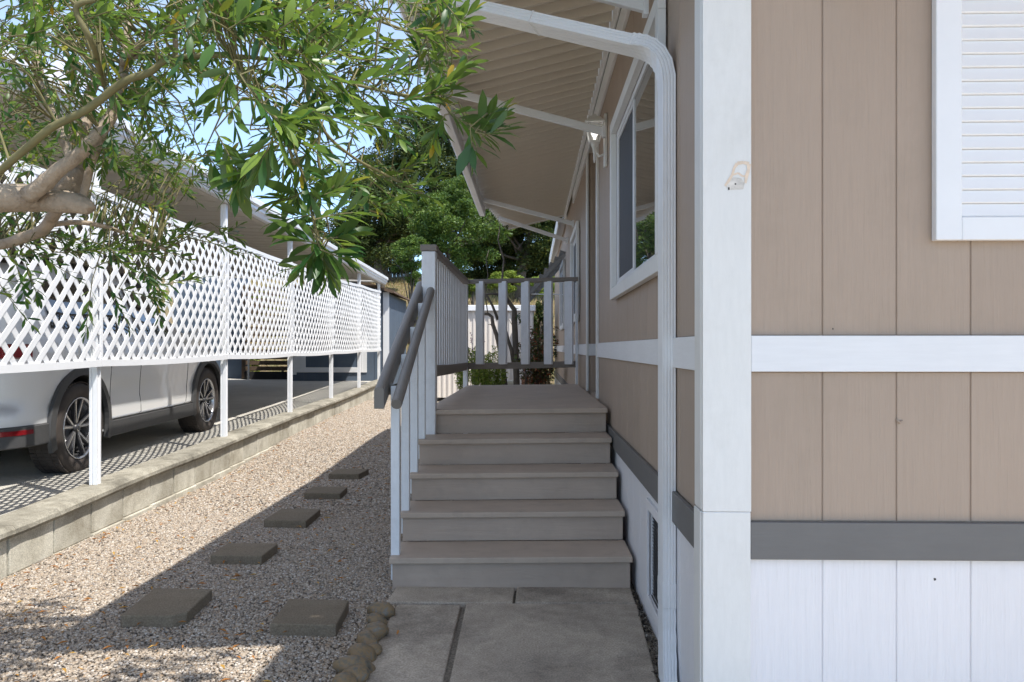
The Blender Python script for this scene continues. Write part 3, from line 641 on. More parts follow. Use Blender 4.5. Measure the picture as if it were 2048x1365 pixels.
# ------------------------------------------------------------------ wall lantern
ly = 5.25; lx = HX-0.115; lz = 2.59
ln = Thing('wall_lantern', 'white coach lantern with round bulb mounted on the side wall below the awning', 'lamp', (HX, ly, 2.3), TH); ln.e.scale = (0.72, 0.72, 0.72)
ln.part('back_plate', MB().box(HX-0.03, HX-0.002, ly-0.05, ly+0.05, 2.32, 2.80), M_white, bevel=0.006)
ln.part('arm', MB().tube([(HX-0.025, ly, 2.44), (HX-0.07, ly, 2.42), (lx, ly, 2.47), (lx, ly, 2.51)], [0.012, 0.012, 0.012, 0.012], 8), M_white, smooth=True)
ln.part('finial', MB().lathe([(0.0, -0.23), (0.008, -0.224), (0.006, -0.213), (0.012, -0.20), (0.011, -0.15), (0.022, -0.09), (0.032, -0.075), (0.034, -0.055), (0.048, -0.05)], (lx, ly, lz), 'z', 14), M_white, smooth=True)
def sq(mb, w0, w1, z0, z1):
    mb.add([(lx-w0, ly-w0, z0), (lx+w0, ly-w0, z0), (lx+w0, ly+w0, z0), (lx-w0, ly+w0, z0), (lx-w1, ly-w1, z1), (lx+w1, ly-w1, z1), (lx+w1, ly+w1, z1), (lx-w1, ly+w1, z1)], [(3, 2, 1, 0), (4, 5, 6, 7), (0, 1, 5, 4), (1, 2, 6, 5), (2, 3, 7, 6), (3, 0, 4, 7)]); return mb
ln.part('floor_plate', sq(MB(), 0.045, 0.05, lz-0.05, lz-0.035), M_white, bevel=0.002)
mb = MB()
for sx_ in (-1, 1):
    for sy_ in (-1, 1): mb.beam((lx+sx_*0.046, ly+sy_*0.046, lz-0.036), (lx+sx_*0.075, ly+sy_*0.075, lz+0.128), 0.008, 0.008)
ln.part('cage', mb, M_white)
mb = MB()
ln.part('glass', sq(MB(), 0.043, 0.070, lz-0.034, lz+0.127), M_lglass)
ln.part('cap', sq(sq(sq(MB(), 0.088, 0.088, lz+0.128, lz+0.142), 0.078, 0.045, lz+0.1425, lz+0.185), 0.03, 0.008, lz+0.1855, lz+0.215), M_white, bevel=0.002)
ln.part('bulb', MB().lathe([(0.0, -0.02), (0.012, -0.018), (0.014, 0.0), (0.033, 0.03), (0.037, 0.05), (0.03, 0.075), (0.012, 0.088), (0, 0.09)], (lx, ly, lz), 'z', 18), M_bulb, smooth=True)

# ------------------------------------------------------------------ patio slabs
pt = Thing('patio', 'grey concrete patio slabs at the foot of the steps', 'patio', (0, 3, -0.02), TH, kind='structure')
pt.e['kind'] = 'structure'
if 'category' in pt.e: del pt.e['category']
def slab(poly, z=0.0, th=0.07):
    mb = MB().prism(poly, 'z', z-th, z); ob = pt.part('slab', mb, M_slab, bevel=0.007)
slab([(-0.648, 3.555), (-0.083, 3.555), (-0.078, 3.83), (-0.64, 3.83)])
slab([(-0.073, 3.557), (0.462, 3.558), (0.468, 3.83), (-0.068, 3.83)], 0.002)
slab([(-0.596, 2.0), (-0.293, 2.0), (-0.313, 3.535), (-0.598, 3.535)], -0.004)
slab([(-0.270, 2.0), (0.395, 2.0), (0.466, 3.553), (-0.290, 3.549)], 0.0)
slab([(-0.57, 0.5), (-0.262, 0.5), (-0.28, 1.985), (-0.585, 1.985)], -0.004)
slab([(-0.25, 0.5), (0.37, 0.5), (0.395, 1.985), (-0.262, 1.985)])
solo('joint_soil', MB().add([H(-0.6, 0.5, -0.03), H(0.55, 0.5, -0.03), H(0.55, 9.2, -0.03), H(-0.6, 9.2, -0.03)], [(0, 1, 2, 3)]), M_debris, kind='structure')
# leaf litter in the gap against the skirting
mb = MB()
for i in range(900):
    yy = random.uniform(2.2, 3.85); xx = random.uniform(0.40+0.045*(yy-2.2), 0.485); c = H(xx, yy, random.uniform(-0.03, 0.0)); s_ = random.uniform(0.005, 0.013)
    a_ = Vector((random.gauss(0, 1), random.gauss(0, 1), random.gauss(0, .5))).normalized()*s_; b_ = a_.cross(Vector((random.gauss(0, 1), random.gauss(0, 1), 1))).normalized()*s_*0.5
    mb.add([c-a_, c+b_, c+a_, c-b_], [(0, 1, 2, 3)])
solo('leaf_litter', mb, island_mat('litter_bits', [(0, (0.02, 0.017, 0.015)), (0.7, (0.08, 0.065, 0.05)), (0.93, (0.2, 0.17, 0.12)), (1, (0.5, 0.48, 0.44))], 0.9), kind='stuff')

# ------------------------------------------------------------------ entry steps and porch
RISE = 0.151; TREAD = 0.305; Y1 = 3.755
st_ = Thing('porch_steps', 'taupe painted wooden steps and porch deck with white railing along the house', 'steps', (0, Y1, 0), TH)
LX = [-0.672, -0.672, -0.672, -0.672, -0.668]; RXX = [0.473, 0.473, 0.473, 0.468, 0.472]
def tilt(mb): mb.v = [(p[0], p[1], p[2]+0.013*(p[0]-0.47)+0.004) for p in mb.v]; return mb
for i in range(5):
    yf = Y1+TREAD*i; zt = RISE*(i+1); 
    x0, x1 = LX[i], RXX[i]
    st_.part('riser', tilt(MB().box(x0+0.012, x1-0.008+(0 if i != 3 else 0.0), yf+0.026, yf+0.050, (RISE*i if i else -0.02)+0.001, zt-0.029)), M_rise, bevel=0.002)
    if i < 4: st_.part('tread', tilt(MB().box(x0, x1, yf, yf+TREAD+0.024, zt-0.028, zt)), M_step, bevel=0.004)
    st_.part('stringer', tilt(MB().box(x0+0.03, x0+0.06, yf+0.055, yf+TREAD+0.02, -0.02, zt-0.03)), M_rise)
    st_.part('stringer', tilt(MB().box(x1-0.06, x1-0.03, yf+0.055, yf+TREAD+0.02, -0.02, zt-0.03)), M_rise)
PY0 = Y1+4*TREAD; PY1 = 8.26
st_.part('deck', tilt(MB().box(LX[4], RXX[4]+0.0, PY0, PY1, RISE*5-0.03, RISE*5)), M_step, bevel=0.004)
st_.part('rim_joist', tilt(MB().box(LX[4]+0.02, LX[4]+0.05, PY0+0.055, PY1-0.02, RISE*5-0.19, RISE*5-0.031)), M_rise)
zd_ = RISE*5
# posts
st_.part('post', MB().box(-0.684, -0.597, PY0-0.012, PY0+0.077, 0.42, 1.735), M_post, bevel=0.006)
st_.part('post_cap', MB().box(-0.692, -0.589, PY0-0.02, PY0+0.09, 1.736, 1.775), M_railtop, bevel=0.004)
st_.part('post', MB().box(-0.70, -0.655, PY1-0.09, PY1, 0.15, 1.785), M_post, bevel=0.004)
st_.part('post', MB().box(0.455, 0.535-0.06, PY1-0.09, PY1-0.01, 0.745, 1.80), M_post, bevel=0.004)
st_.part('post', MB().box(0.455-0.005, 0.455, PY1-0.09, PY1-0.01, 0.745, 1.80), M_post)
# top rails, bottom rails
st_.part('top_rail', MB().beam((-0.645, PY0+0.091, 1.755), (-0.68, PY1, 1.81), 0.085, 0.038), M_railtop, bevel=0.004)
st_.part('top_rail', MB().beam((-0.72, PY1-0.045, 1.81), (0.545-0.07, PY1-0.045, 1.835), 0.09, 0.042), M_railtop, bevel=0.004)
st_.part('bottom_rail', MB().beam((-0.640, PY0+0.078, 0.985), (-0.675, PY1-0.09, 0.945), 0.04, 0.075, n=8, sag=0.006), M_railtop, bevel=0.003)
st_.part('bottom_rail', MB().beam((-0.70, PY1-0.05, 0.945), (0.452, PY1-0.05, 0.965), 0.04, 0.065, n=8, sag=0.004), M_railtop, bevel=0.003)
bm_ = boxmesh('baluster', 0.038, 0.062, 0.79, M_post, 0.003, centre=True)
n_b = 19
for i in range(n_b):
    t_ = (i+0.7)/n_b; yy = PY0+0.10+(PY1-0.12-PY0-0.1)*t_; xx = -0.655-0.033*t_
    st_.inst('baluster', bm_, (xx, yy, 0.965+0.395), rz=0)
bm2 = boxmesh('baluster', 0.036, 0.088, 0.85, M_post, 0.003, centre=True)
for px in (960.5, 1006, 1051, 1096.5, 1137.5):
    xx = (px-1063)/194.5; ob = st_.inst('baluster', bm2, (xx, PY1-0.075, 1.388), rz=R(62))
# balusters on the steps
for i, px in enumerate((789, 811, 829, 844)):
    yf = Y1+TREAD*i+0.06; s_ = 1600/yf; xx = -0.672
    ztop = 0.86+(yf-Y1)*0.49+0.06
    st_.part('step_baluster', MB().box(-0.672-0.002, -0.632, yf, yf+0.038, RISE*i+0.02 if i else 0.02, ztop), M_post, bevel=0.003)
# handrails: deep board on the outside, round rail on the inside, with brackets
pA = Vector((-0.712, 3.72, 0.895)); pB = Vector((-0.700, 5.03, 1.50))
d = (pB-pA).normalized()
mb = MB(); sec = []
for a_ in range(0, 181, 20): sec.append((0.024*math.cos(R(a_)), 0.034+0.020*math.sin(R(a_))))
sec += [(-0.024, -0.048), (0.024, -0.048)]
vs = []
for c in (pA, pB):
    for q in sec: vs.append(c+Vector((q[0], 0, q[1])))
n = len(sec); mb.add(vs, [(k, (k+1) % n, n+(k+1) % n, n+k) for k in range(n)]+[tuple(range(n-1, -1, -1)), tuple(range(n, 2*n))])
st_.part('board_handrail', mb, M_rail, bevel=0.002)
qA = Vector((-0.615, 3.63, 0.875)); qB = Vector((-0.628, 5.0, 1.50))
st_.part('round_handrail', MB().tube([qA, qA+(qB-qA)*0.01, qB-(qB-qA)*0.01, qB], [0.0245, 0.026, 0.026, 0.021], 18), M_rail, smooth=False)
for t_ in (0.16, 0.72):
    p = qA.lerp(qB, t_); st_.part('rail_bracket', MB().beam(p+Vector((0, 0, -0.024)), p+Vector((-0.075, 0.02, -0.05)), 0.02, 0.014).beam(p+Vector((-0.07, 0.02, -0.07)), p+Vector((-0.07, 0.02, -0.01)), 0.02, 0.012, up=(0, 1, 0)), M_rail)

# ------------------------------------------------------------------ stepping stones
def gz(P): 
    c = rot(-TC, P); return zgrav(c.y, c.x)
stones = [((540,1247),(672,1250),(698,1200),(578,1197), 'square brown concrete stepping stone nearest the patio and its river stones'),
          ((241,1230),(366,1232),(425,1178),(308,1176), 'stepping stone with a chipped front corner, at the tip of the awning shadow'),
          ((420,1110),(523,1112),(556,1087),(456,1086), 'stepping stone third from the front along the gravel path'),
          ((527,1040),(612,1042),(641,1018),(563,1017), 'stepping stone fourth from the front, with a tiny pale speck on top'),
          ((608,986),(680,987),(695,974),(625,973), 'small stepping stone fifth from the front, with a white spot on top'),
          ((657,948),(717,948.5),(738,938),(676,937), 'farthest small stepping stone beside the step railing')]
for k, (a_, b_, c_, d_, lab) in enumerate(stones):
    pts = []
    for q in (a_, b_, c_, d_):
        Z = 1600*(CAMH-0.03)/(q[1]-696)
        for _ in range(4):
            P = PX(q[0], q[1], Z); zz = gz(P)+0.045; Z = 1600*(CAMH-zz)/(q[1]-696)
        pts.append(Vector(((q[0]-1024)*Z/1600, Z, zz)))
    if k == 1: pts = [pts[0], pts[1]+(pts[0]-pts[1])*0.18, pts[1]+(pts[2]-pts[1])*0.12, pts[2], pts[3]]
    n = len(pts); mb = MB().add([p-Vector((0, 0, 0.06)) for p in pts]+pts, [tuple(range(n-1, -1, -1)), tuple(range(n, 2*n))]+[(i, (i+1) % n, n+(i+1) % n, n+i) for i in range(n)])
    solo('stepping_stone', mb, M_paver, lab, 'stepping stone', 'stepping stones in the gravel', bevel=0.006)

# ------------------------------------------------------------------ river stones along the patio edge
def rock(name, c, r, seed, label, group='river stones edging the patio'):
    bm = bmesh.new(); bmesh.ops.create_icosphere(bm, subdivisions=3, radius=1)
    off = Vector((seed*3.1, seed*1.7, 0))
    for v_ in bm.verts:
        k = 1+0.16*mnoise.noise(v_.co*1.3+off)+0.05*mnoise.noise(v_.co*4+off); v_.co = Vector((v_.co.x*r[0]*k, v_.co.y*r[1]*k, v_.co.z*r[2]*k))
    me = bpy.data.meshes.new(name); bm.to_mesh(me); bm.free(); me.shade_smooth(); me.materials.append(M_stone)
    ob = bpy.data.objects.new(name, me); COL.objects.link(ob); ob.location = c; ob.rotation_euler = (random.uniform(-.3, .3), random.uniform(-.3, .3), random.uniform(0, 3)); props(ob, label, 'stone', group)
RK = [(762, 1216, .045, 'tan rounded river stone topmost of the row by the patio'),
      (753, 1236, .034, 'pinkish angular river stone second from the top of the row'),
      (750, 1250, .030, 'pale grey flat river stone third from the top of the row'),
      (747, 1262, .038, 'ochre veined river stone fourth from the top of the row'),
      (734, 1275, .040, 'dark mossy river stone in the middle of the row'),
      (744, 1296, .030, 'small olive grey river stone tucked against the slab'),
      (724, 1303, .045, 'dark grey smooth river stone above the big buff one'),
      (709, 1328, .045, 'large buff egg-shaped river stone near the bottom of the row'),
      (710, 1345, .040, 'rusty orange river stone with a dark spot'),
      (690, 1364, .042, 'brown ochre river stone at the bottom edge of the photo')]
for k, (px, py, r, lab) in enumerate(RK):
    Z = 1600*(CAMH-0.01)/(py-696+6); p = PX(px, py+4, Z); p.z = 0.008
    rock('river_stone', p, (r*1.5*random.uniform(.85,1.15), r*1.15*random.uniform(.85,1.1), r*0.85), k+2, lab)
for px, py, r, lab in ((572, 1062, .022, 'white pebble larger than the gravel, near the block wall'), (1310/2.0+0, 0, 0, '')):
    if r:
        pass

# ------------------------------------------------------------------ block retaining wall (carport frame)
CAPB = [(2.5, 0.165), (3.93, 0.172), (4.66, 0.185), (5.1, 0.205), (5.7, 0.220), (6.6, 0.228), (8.1, 0.262), (9.8, 0.292), (12.8, 0.325), (16, 0.40), (18, 0.43)]
rw = Thing('block_wall', 'low wall of pale concrete blocks with weathered cap between gravel and driveway', 'wall', (-2.6, 3, -0.1), TC)
BW = 0.406
y = 2.9-0.5+0.05; k = 0
while y < 17.2:
    zc = interp(y+BW/2, CAPB); zg = -0.05
    mb = MB(); jx = random.uniform(-0.004, 0.004)
    mb.box(-2.68, -2.515+jx, y+0.008, y+BW-0.008, zc-0.20, zc-0.002)
    rw.part('block', mb, M_block, bevel=0.004)
    # footing course, slightly proud
    mb = MB().box(-2.68, -2.50+jx, y+0.002, y+BW-0.002, -0.15, zc-0.203); rw.part('footing_block', mb, M_block, bevel=0.006)
    z0 = interp(y, CAPB); z1 = interp(y+BW, CAPB)
    mb = MB(); vs = []; fs = []; ny = 6
    sec = [(-2.70, 0.0), (-2.70, 0.055), (-2.56, 0.060), (-2.497, 0.056), (-2.478, 0.040), (-2.476, 0.018), (-2.487, 0.0)]
    for j in range(ny+1):
        yy = y+0.0015+(BW-0.003)*j/ny; zz = z0+(z1-z0)*j/ny
        for q in sec:
            nn = mnoise.noise(Vector((q[0]*9, yy*7, q[1]*30)))*0.005 if 0 < 1 else 0
            vs.append((q[0]+(nn if q[0] > -2.6 else 0), yy, zz+q[1]+nn*0.8))
    n = len(sec)
    for j in range(ny):
        for i in range(n): fs.append((j*n+i, j*n+(i+1) % n, (j+1)*n+(i+1) % n, (j+1)*n+i))
    fs += [tuple(range(n-1, -1, -1)), tuple(range(ny*n, ny*n+n))]
    mb.add(vs, fs); rw.part('cap_stone', mb, M_cap)
    y += BW; k += 1
rw.part('mortar_core', MB().box(-2.675, -2.535, 2.5, 17, -0.15, 0.1), M_cap)

# ------------------------------------------------------------------ neighbour's carport
PY = [1600*2.62/(1010-x) for x in (194, 450, 581, 663, 718.5, 758)]
PY = [PY[0]-2.3]+PY
PXC = -2.62
cp = Thing('carport', 'white framed metal carport with flat beige roof over the driveway and parked car', 'carport', (PXC, PY[0], 0.2), TC)
def zcap(y): return interp(y, CAPB)+0.055
for y in PY:
    w2 = 0.025; zt = 2.47
    mb = MB().prism([(PXC-w2, y-w2), (PXC-0.012, y-w2), (PXC-0.010, y-w2+0.006), (PXC-0.004, y-w2+0.006), (PXC-0.002, y-w2), (PXC+w2, y-w2), (PXC+w2, y-0.014), (PXC+w2-0.008, y-0.012), (PXC+w2-0.008, y+0.006), (PXC+w2, y+0.008), (PXC+w2, y+w2), (PXC-w2, y+w2)], 'z', zcap(y)-0.02, zt)
    cp.part('post', mb, M_vinyl)
RY0, RY1 = 1.2, 17.1
cp.part('edge_beam', MB().box(PXC-0.03, PXC+0.03, RY0, RY1, 2.471, 2.56), M_cpan)
# gutter: stepped profile seen from below and the side
cp.part('gutter', MB().prism([(-2.59, 2.475), (-2.54, 2.48), (-2.525, 2.52), (-2.51, 2.53), (-2.51, 2.56), (-2.49, 2.575), (-2.49, 2.625), (-2.51, 2.64), (-2.62, 2.645), (-2.62, 2.56)], 'y', RY0, RY1), M_alum, bevel=0.003)
mb = MB(); y = RY0; prof2 = [(0, 0), (0.26, 0.0), (0.27, 0.012), (0.295, 0.012), (0.305, 0)]
while y < RY1-0.1:
    n = len(prof2); vs = []
    for xx, zz in ((-2.62, 2.565), (-7.6, 2.70)):
        for yy, h in prof2: vs.append((xx, y+yy, zz+h))
        for yy, h in prof2[::-1]: vs.append((xx, y+yy, zz+h+0.05))
    mb.add(vs, [(k, (k+1) % (2*n), 2*n+(k+1) % (2*n), 2*n+k) for k in range(2*n)]); y += 0.305
rp = cp.part('roof_panel', mb, M_cpan, kind='stuff')
cp.part('end_fascia', MB().beam((-2.62, RY1+0.0, 2.585), (-7.6, RY1+0.0, 2.72), 0.03, 0.12), M_alum)
cp.part('wall_ledger', MB().box(-7.6, -7.5, RY0, RY1, 2.60, 2.69), M_cpan)

# lattice screen: panels between the posts, every slat its own piece
ls = Thing('lattice_screen', 'white diagonal lattice screen hung between the carport posts', 'lattice', (-2.58, PY[0], 1.05), TC)
LXC = -2.585
def lz0(y): return interp(y, [(2.5, 1.035), (5, 1.035), (7.5, 1.05), (12, 1.06), (14.5, 1.085), (17, 1.09)])
def lz1(y): return interp(y, [(2.5, 2.11), (7.5, 2.13), (9.75, 2.14), (12, 2.17), (14.4, 2.24), (17, 2.30)])
def wob(y, z):
    # vinyl bellies outward and sags a little between posts
    k = 0
    for a_, b_ in zip(PY[:-1], PY[1:]):
        if a_ <= y <= b_: k = math.sin(PI*(y-a_)/(b_-a_))
    return k*0.030*math.sin(PI*min(1, max(0, (z-1.0)/1.2))), -0.012*k
LP = 0.152; SW = 0.038
count = 0
extra = MB(); panels = []
for pi in range(len(PY)-1):
    ya, yb_ = PY[pi]+0.005, PY[pi+1]-0.005
    mb = MB()
    for zf, hh in ((lz0, 0.0), (lz1, 0.0)):
        N_ = 10; vs = []
        for j in range(N_+1):
            yy = ya+(yb_-ya)*j/N_; z = zf(yy)+wob(yy, 1)[1]; dxw = wob(yy, z)[0]
            for q in ((-0.006, -0.022), (0.014, -0.022), (0.014, 0.022), (-0.006, 0.022)): vs.append((LXC+dxw*0.3+q[0], yy, z+q[1]))
        fs = []
        for j in range(N_):
            for k in range(4): fs.append((j*4+k, j*4+(k+1) % 4, (j+1)*4+(k+1) % 4, (j+1)*4+k))
        mb.add(vs, fs+[(3, 2, 1, 0), (N_*4, N_*4+1, N_*4+2, N_*4+3)])
    fr = ls.part('lattice_panel', mb, M_vinyl)
    seam = MB().box(LXC-0.004, LXC+0.0065, ya-0.012, ya+0.014, lz0(ya)+0.023, lz1(ya)-0.023)
    ls.part('seam_strip', seam, M_vinyl, parent=fr)
    zmid0, zmid1 = lz0((ya+yb_)/2), lz1((ya+yb_)/2)
    Hh = 1.3
    for sgn in (1, -1):
        c = ya-Hh if sgn > 0 else ya
        c = math.floor(c/LP)*LP
        while c < yb_+(0 if sgn > 0 else Hh):
            # slat line: y = c + sgn*(z - z0); walk and clip
            seg = []
            for j in range(27):
                z = zmid0+Hh*j/26; yy = c+sgn*(z-zmid0)
                if ya-0.001 <= yy <= yb_+0.001 and lz0(yy)-0.012 <= z <= lz1(yy)+0.012:
                    ox, oz = wob(yy, z); seg.append(Vector((LXC+ox+(0.003 if sgn > 0 else -0.001), yy, z+oz)))
            if len(seg) >= 2 and (seg[-1]-seg[0]).length > 0.07:
                st2 = seg[::max(1, (len(seg)-1)//4 or 1)]
                if (st2[-1]-seg[-1]).length > 1e-4: st2.append(seg[-1])
                d = Vector((0, sgn, 1)).normalized(); sd = Vector((0, 1, -sgn)).normalized()*(SW/2)
                # extend a touch under the frame
                st2[0] = st2[0]-d*0.012; st2[-1] = st2[-1]+d*0.012
                vs = []
                for p in st2:
                    nx_ = Vector((0.002, 0, 0)); vs += [p-sd-nx_, p+sd-nx_, p+sd+nx_, p-sd+nx_]
                n = len(st2); fs = []
                for i in range(n-1):
                    for k in range(4): fs.append((i*4+k, i*4+(k+1) % 4, (i+1)*4+(k+1) % 4, (i+1)*4+k))
                fs += [(3, 2, 1, 0), ((n-1)*4, (n-1)*4+1, (n-1)*4+2, (n-1)*4+3)]
                if count < 296: ls.part('slat', MB().add(vs, fs), M_vinyl, parent=fr); count += 1
                else: extra.add(vs, fs)
            c += LP
if extra.v: ls.part('far_slats', extra, M_vinyl, kind='stuff')

# ------------------------------------------------------------------ parked car (u = forward from rear bumper, v = right, w = up)
CX, CY0 = -3.36-0.91, 5.44
CZ = zdrive(7.6)-0.02
car = Thing('parked_car', 'white SUV parked under the carport behind the lattice, seen from its rear right side', 'car', (CX, CY0+2.2, CZ), TC)
def K(u, v_, w_): return (CX+v_, CY0+u, CZ+w_+ (u-2.2)*0.016)
BW_ = [(0, .60), (0.03, .70), (0.09, .795), (0.2, .865), (0.38, .905), (0.8, .918), (2.0, .92), (3.3, .915), (3.9, .88), (4.2, .80), (4.4, .66), (4.52, .45)]
RF = [(0, 1.04), (0.05, 1.16), (0.18, 1.42), (0.34, 1.60), (0.7, 1.66), (1.4, 1.685), (2.1, 1.67), (2.6, 1.58), (3.05, 1.33), (3.4, 1.12), (3.6, 1.06), (4.1, 0.99), (4.4, 0.88), (4.52, 0.72)]
BELT = [(0, 1.02), (0.4, 1.08), (1.5, 1.03), (3.2, 1.00), (3.5, 0.985), (4.1, .92), (4.4, .82), (4.52, .66)]
BOT = [(0, .40), (0.25, .33), (0.6, .28), (2.2, .25), (3.9, .26), (4.3, .28), (4.52, .36)]
def smooth_i(x, pts):
    s_ = 0.05; return (interp(x-s_, pts)+2*interp(x, pts)+interp(x+s_, pts))/4
us = np.concatenate([np.linspace(0, 0.5, 12), np.linspace(0.58, 3.9, 42), np.linspace(3.98, 4.52, 10)])
def section(u):
    b = smooth_i(u, BW_); rf = smooth_i(u, RF); be = min(smooth_i(u, BELT), rf-0.01); bo = smooth_i(u, BOT)
    tw = 0.60 if rf-be > 0.2 else 0.60+0.25*(1-(rf-be)/0.2)
    roofb = b*0.70 if rf-be > 0.2 else b*(0.70+0.2*(1-(rf-be)/0.2))
    P = [(0, bo), (b*0.8, bo), (b*0.965, bo+0.02), (b*0.985, bo+0.10), (b*0.992, bo+0.22), (b*0.982, 0.56), (b*0.990, 0.68), (b*1.0, 0.80), (b*0.998, 0.88), (b*0.982, be-0.035), (b*0.955, be),
         (b*0.94, be+(rf-be)*0.06), (b*0.87, be+(rf-be)*0.45), (roofb*1.07, be+(rf-be)*0.84), (roofb*0.98, rf-0.035*(1 if rf-be > .2 else .4)), (roofb*0.75, rf-0.008), (0, rf)]
    return P
secs = [section(u) for u in us]; n = len(secs[0])
def bodymesh():
    mb = MB(); vs = []; fs = []
    for u, s_ in zip(us, secs):
        ring = [K(u, p[0], p[1]) for p in s_]+[K(u, -p[0], p[1]) for p in s_[-2:0:-1]]
        vs += ring
    m_ = 2*n-2
    for j in range(len(us)-1):
        for k in range(m_): fs.append((j*m_+k, j*m_+(k+1) % m_, (j+1)*m_+(k+1) % m_, (j+1)*m_+k))
    fs += [tuple(range(m_-1, -1, -1)), tuple(range((len(us)-1)*m_, len(us)*m_))]
    return mb.add(vs, fs)
UR, UF = 0.93, 3.63
WR = 0.362; ARCH = 0.405
body = car.part('body', bodymesh(), M_car, smooth=True)
cut = MB()
for uu in (UR, UF):
    for sgn in (1, -1):
        seg = 40; vs = []; 
        for vv in (sgn*0.58, sgn*1.2):
            for k in range(seg): a_ = 2*PI*k/seg; vs.append(K(uu+ARCH*math.cos(a_), vv, WR+0.02+ARCH*math.sin(a_)))
        cut.add(vs, [(k, (k+1) % seg, seg+(k+1) % seg, seg+k) for k in range(seg)]+[tuple(range(seg-1, -1, -1)), tuple(range(seg, 2*seg))])
cme = cut.mesh('arch_cutter', car.o); cob = bpy.data.objects.new('arch_cutter', cme); COL.objects.link(cob); cob.parent = car.e
md = body.modifiers.new('arches', 'BOOLEAN'); md.object = cob; md.operation = 'DIFFERENCE'; md.solver = 'EXACT'
dg = bpy.context.evaluated_depsgraph_get(); dg.update()
nm = bpy.data.meshes.new_from_object(body.evaluated_get(dg)); body.modifiers.clear(); body.data = nm; nm.name = 'car_body'
bpy.data.objects.remove(cob)
# dark liner inside the arches
for uu in (UR, UF):
    for sgn in (1, -1):
        mb = MB(); seg = 24; vs = []
        for vv in (sgn*0.57, sgn*0.90):
            for k in range(seg+1): a_ = PI*1.12*k/seg-0.06*PI; vs.append(K(uu+(ARCH-0.004)*math.cos(a_), vv, WR+0.02+(ARCH-0.004)*math.sin(a_)))
        vs.append(K(uu, sgn*0.572, WR)); 
        fs = [(k, k+1, seg+2+k, seg+1+k) for k in range(seg)]+[(k+1, k, 2*seg+2) for k in range(seg)]
        car.part('wheel_liner', mb.add(vs, fs), M_black)
        # black arch moulding
        mb = MB(); vs = []; seg = 30
        for k in range(seg+1):
            a_ = PI*1.22*k/seg-0.11*PI
            for rr_, vv in ((ARCH-0.006, 0.90), (ARCH-0.006, 0.936), (ARCH+0.055, 0.930), (ARCH+0.062, 0.905)):
                vs.append(K(uu+rr_*math.cos(a_), sgn*vv*(1 if uu < 2 else 1.0), WR+0.02+rr_*math.sin(a_)))
        fs = []
        for j in range(seg):
            for k in range(4): fs.append((j*4+k, j*4+(k+1) % 4, (j+1)*4+(k+1) % 4, (j+1)*4+k))
        car.part('arch_moulding', mb.add(vs, fs+[(0, 1, 2, 3), (seg*4+3, seg*4+2, seg*4+1, seg*4)]), M_clad)
# wheels
def wheel(uu, sgn):
    c = Vector(K(uu, sgn*0.80, WR)); o = sgn
    wt = bpy.data.objects.new('wheel', None)
    mb = MB().lathe([(0.235, -0.10*o), (0.30, -0.112*o), (0.352, -0.10*o), (0.362, -0.07*o), (0.364, 0), (0.362, 0.07*o), (0.352, 0.098*o), (0.335, 0.112*o), (0.29, 0.115*o), (0.252, 0.105*o), (0.243, 0.095*o), (0.235, 0.06*o)], tuple(c), 'x', 56)
    ty = car.part('wheel', mb, M_tyre, smooth=True)
    mb = MB()
    for k in range(64):          # tread blocks
        a_ = 2*PI*k/64
        for vv in (-0.078, -0.027, 0.027, 0.078):
            q = c+Vector((vv*1.0, math.cos(a_)*0.3635, math.sin(a_)*0.3635)); t3 = Vector((0, -math.sin(a_), math.cos(a_))); r3 = Vector((0, math.cos(a_), math.sin(a_)))
            mb.beam(q-t3*0.0145, q+t3*0.0145, 0.010 if 0 else 0.044, 0.008, up=r3)
    car.part('tread', mb, M_tyre, parent=ty, kind='stuff')
    mb = MB().lathe([(0.242, 0.10*o), (0.246, 0.108*o), (0.236, 0.108*o), (0.228, 0.09*o), (0.222, 0.03*o), (0.215, -0.06*o)], tuple(c), 'x', 56)
    car.part('rim', mb, M_rims, parent=ty, smooth=True)
    car.part('disc', MB().lathe([(0.0, -0.02*o), (0.16, -0.02*o), (0.165, -0.03*o), (0.17, -0.06*o)], tuple(c), 'x', 30), M_rimd, parent=ty, smooth=True)
    sp = MB(); spd = MB()
    for k in range(5):
        for dd in (-0.20, 0.20):
            a0 = 2*PI*k/5+dd*0.45+0.3; a1 = 2*PI*k/5+dd*1.15+0.3
            p0 = c+Vector((0.072*o, math.cos(a0)*0.04, math.sin(a0)*0.04)); p1 = c+Vector((0.094*o, math.cos(a1)*0.232, math.sin(a1)*0.232))
            sp.beam(p0, p1, 0.016, 0.008, up=(1, 0, 0)); spd.beam(p0-Vector((0.016*o, 0, 0)), p1-Vector((0.016*o, 0, 0)), 0.030, 0.024, up=(1, 0, 0))
    car.part('spoke', sp, M_rims, parent=ty); car.part('spoke_back', spd, M_rimd, parent=ty)
    car.part('hub_cap', MB().lathe([(0, 0.092*o), (0.02, 0.09*o), (0.032, 0.082*o), (0.034, 0.05*o)], tuple(c), 'x', 24), M_rimd, parent=ty, smooth=True)
    car.part('wheel_emblem', MB().lathe([(0.019, 0.0925*o), (0.0225, 0.0945*o), (0.026, 0.0915*o)], tuple(c), 'x', 20), M_chrome, parent=ty, smooth=True)
for uu in (UR, UF):
    for sgn in (1, -1): wheel(uu, sgn)
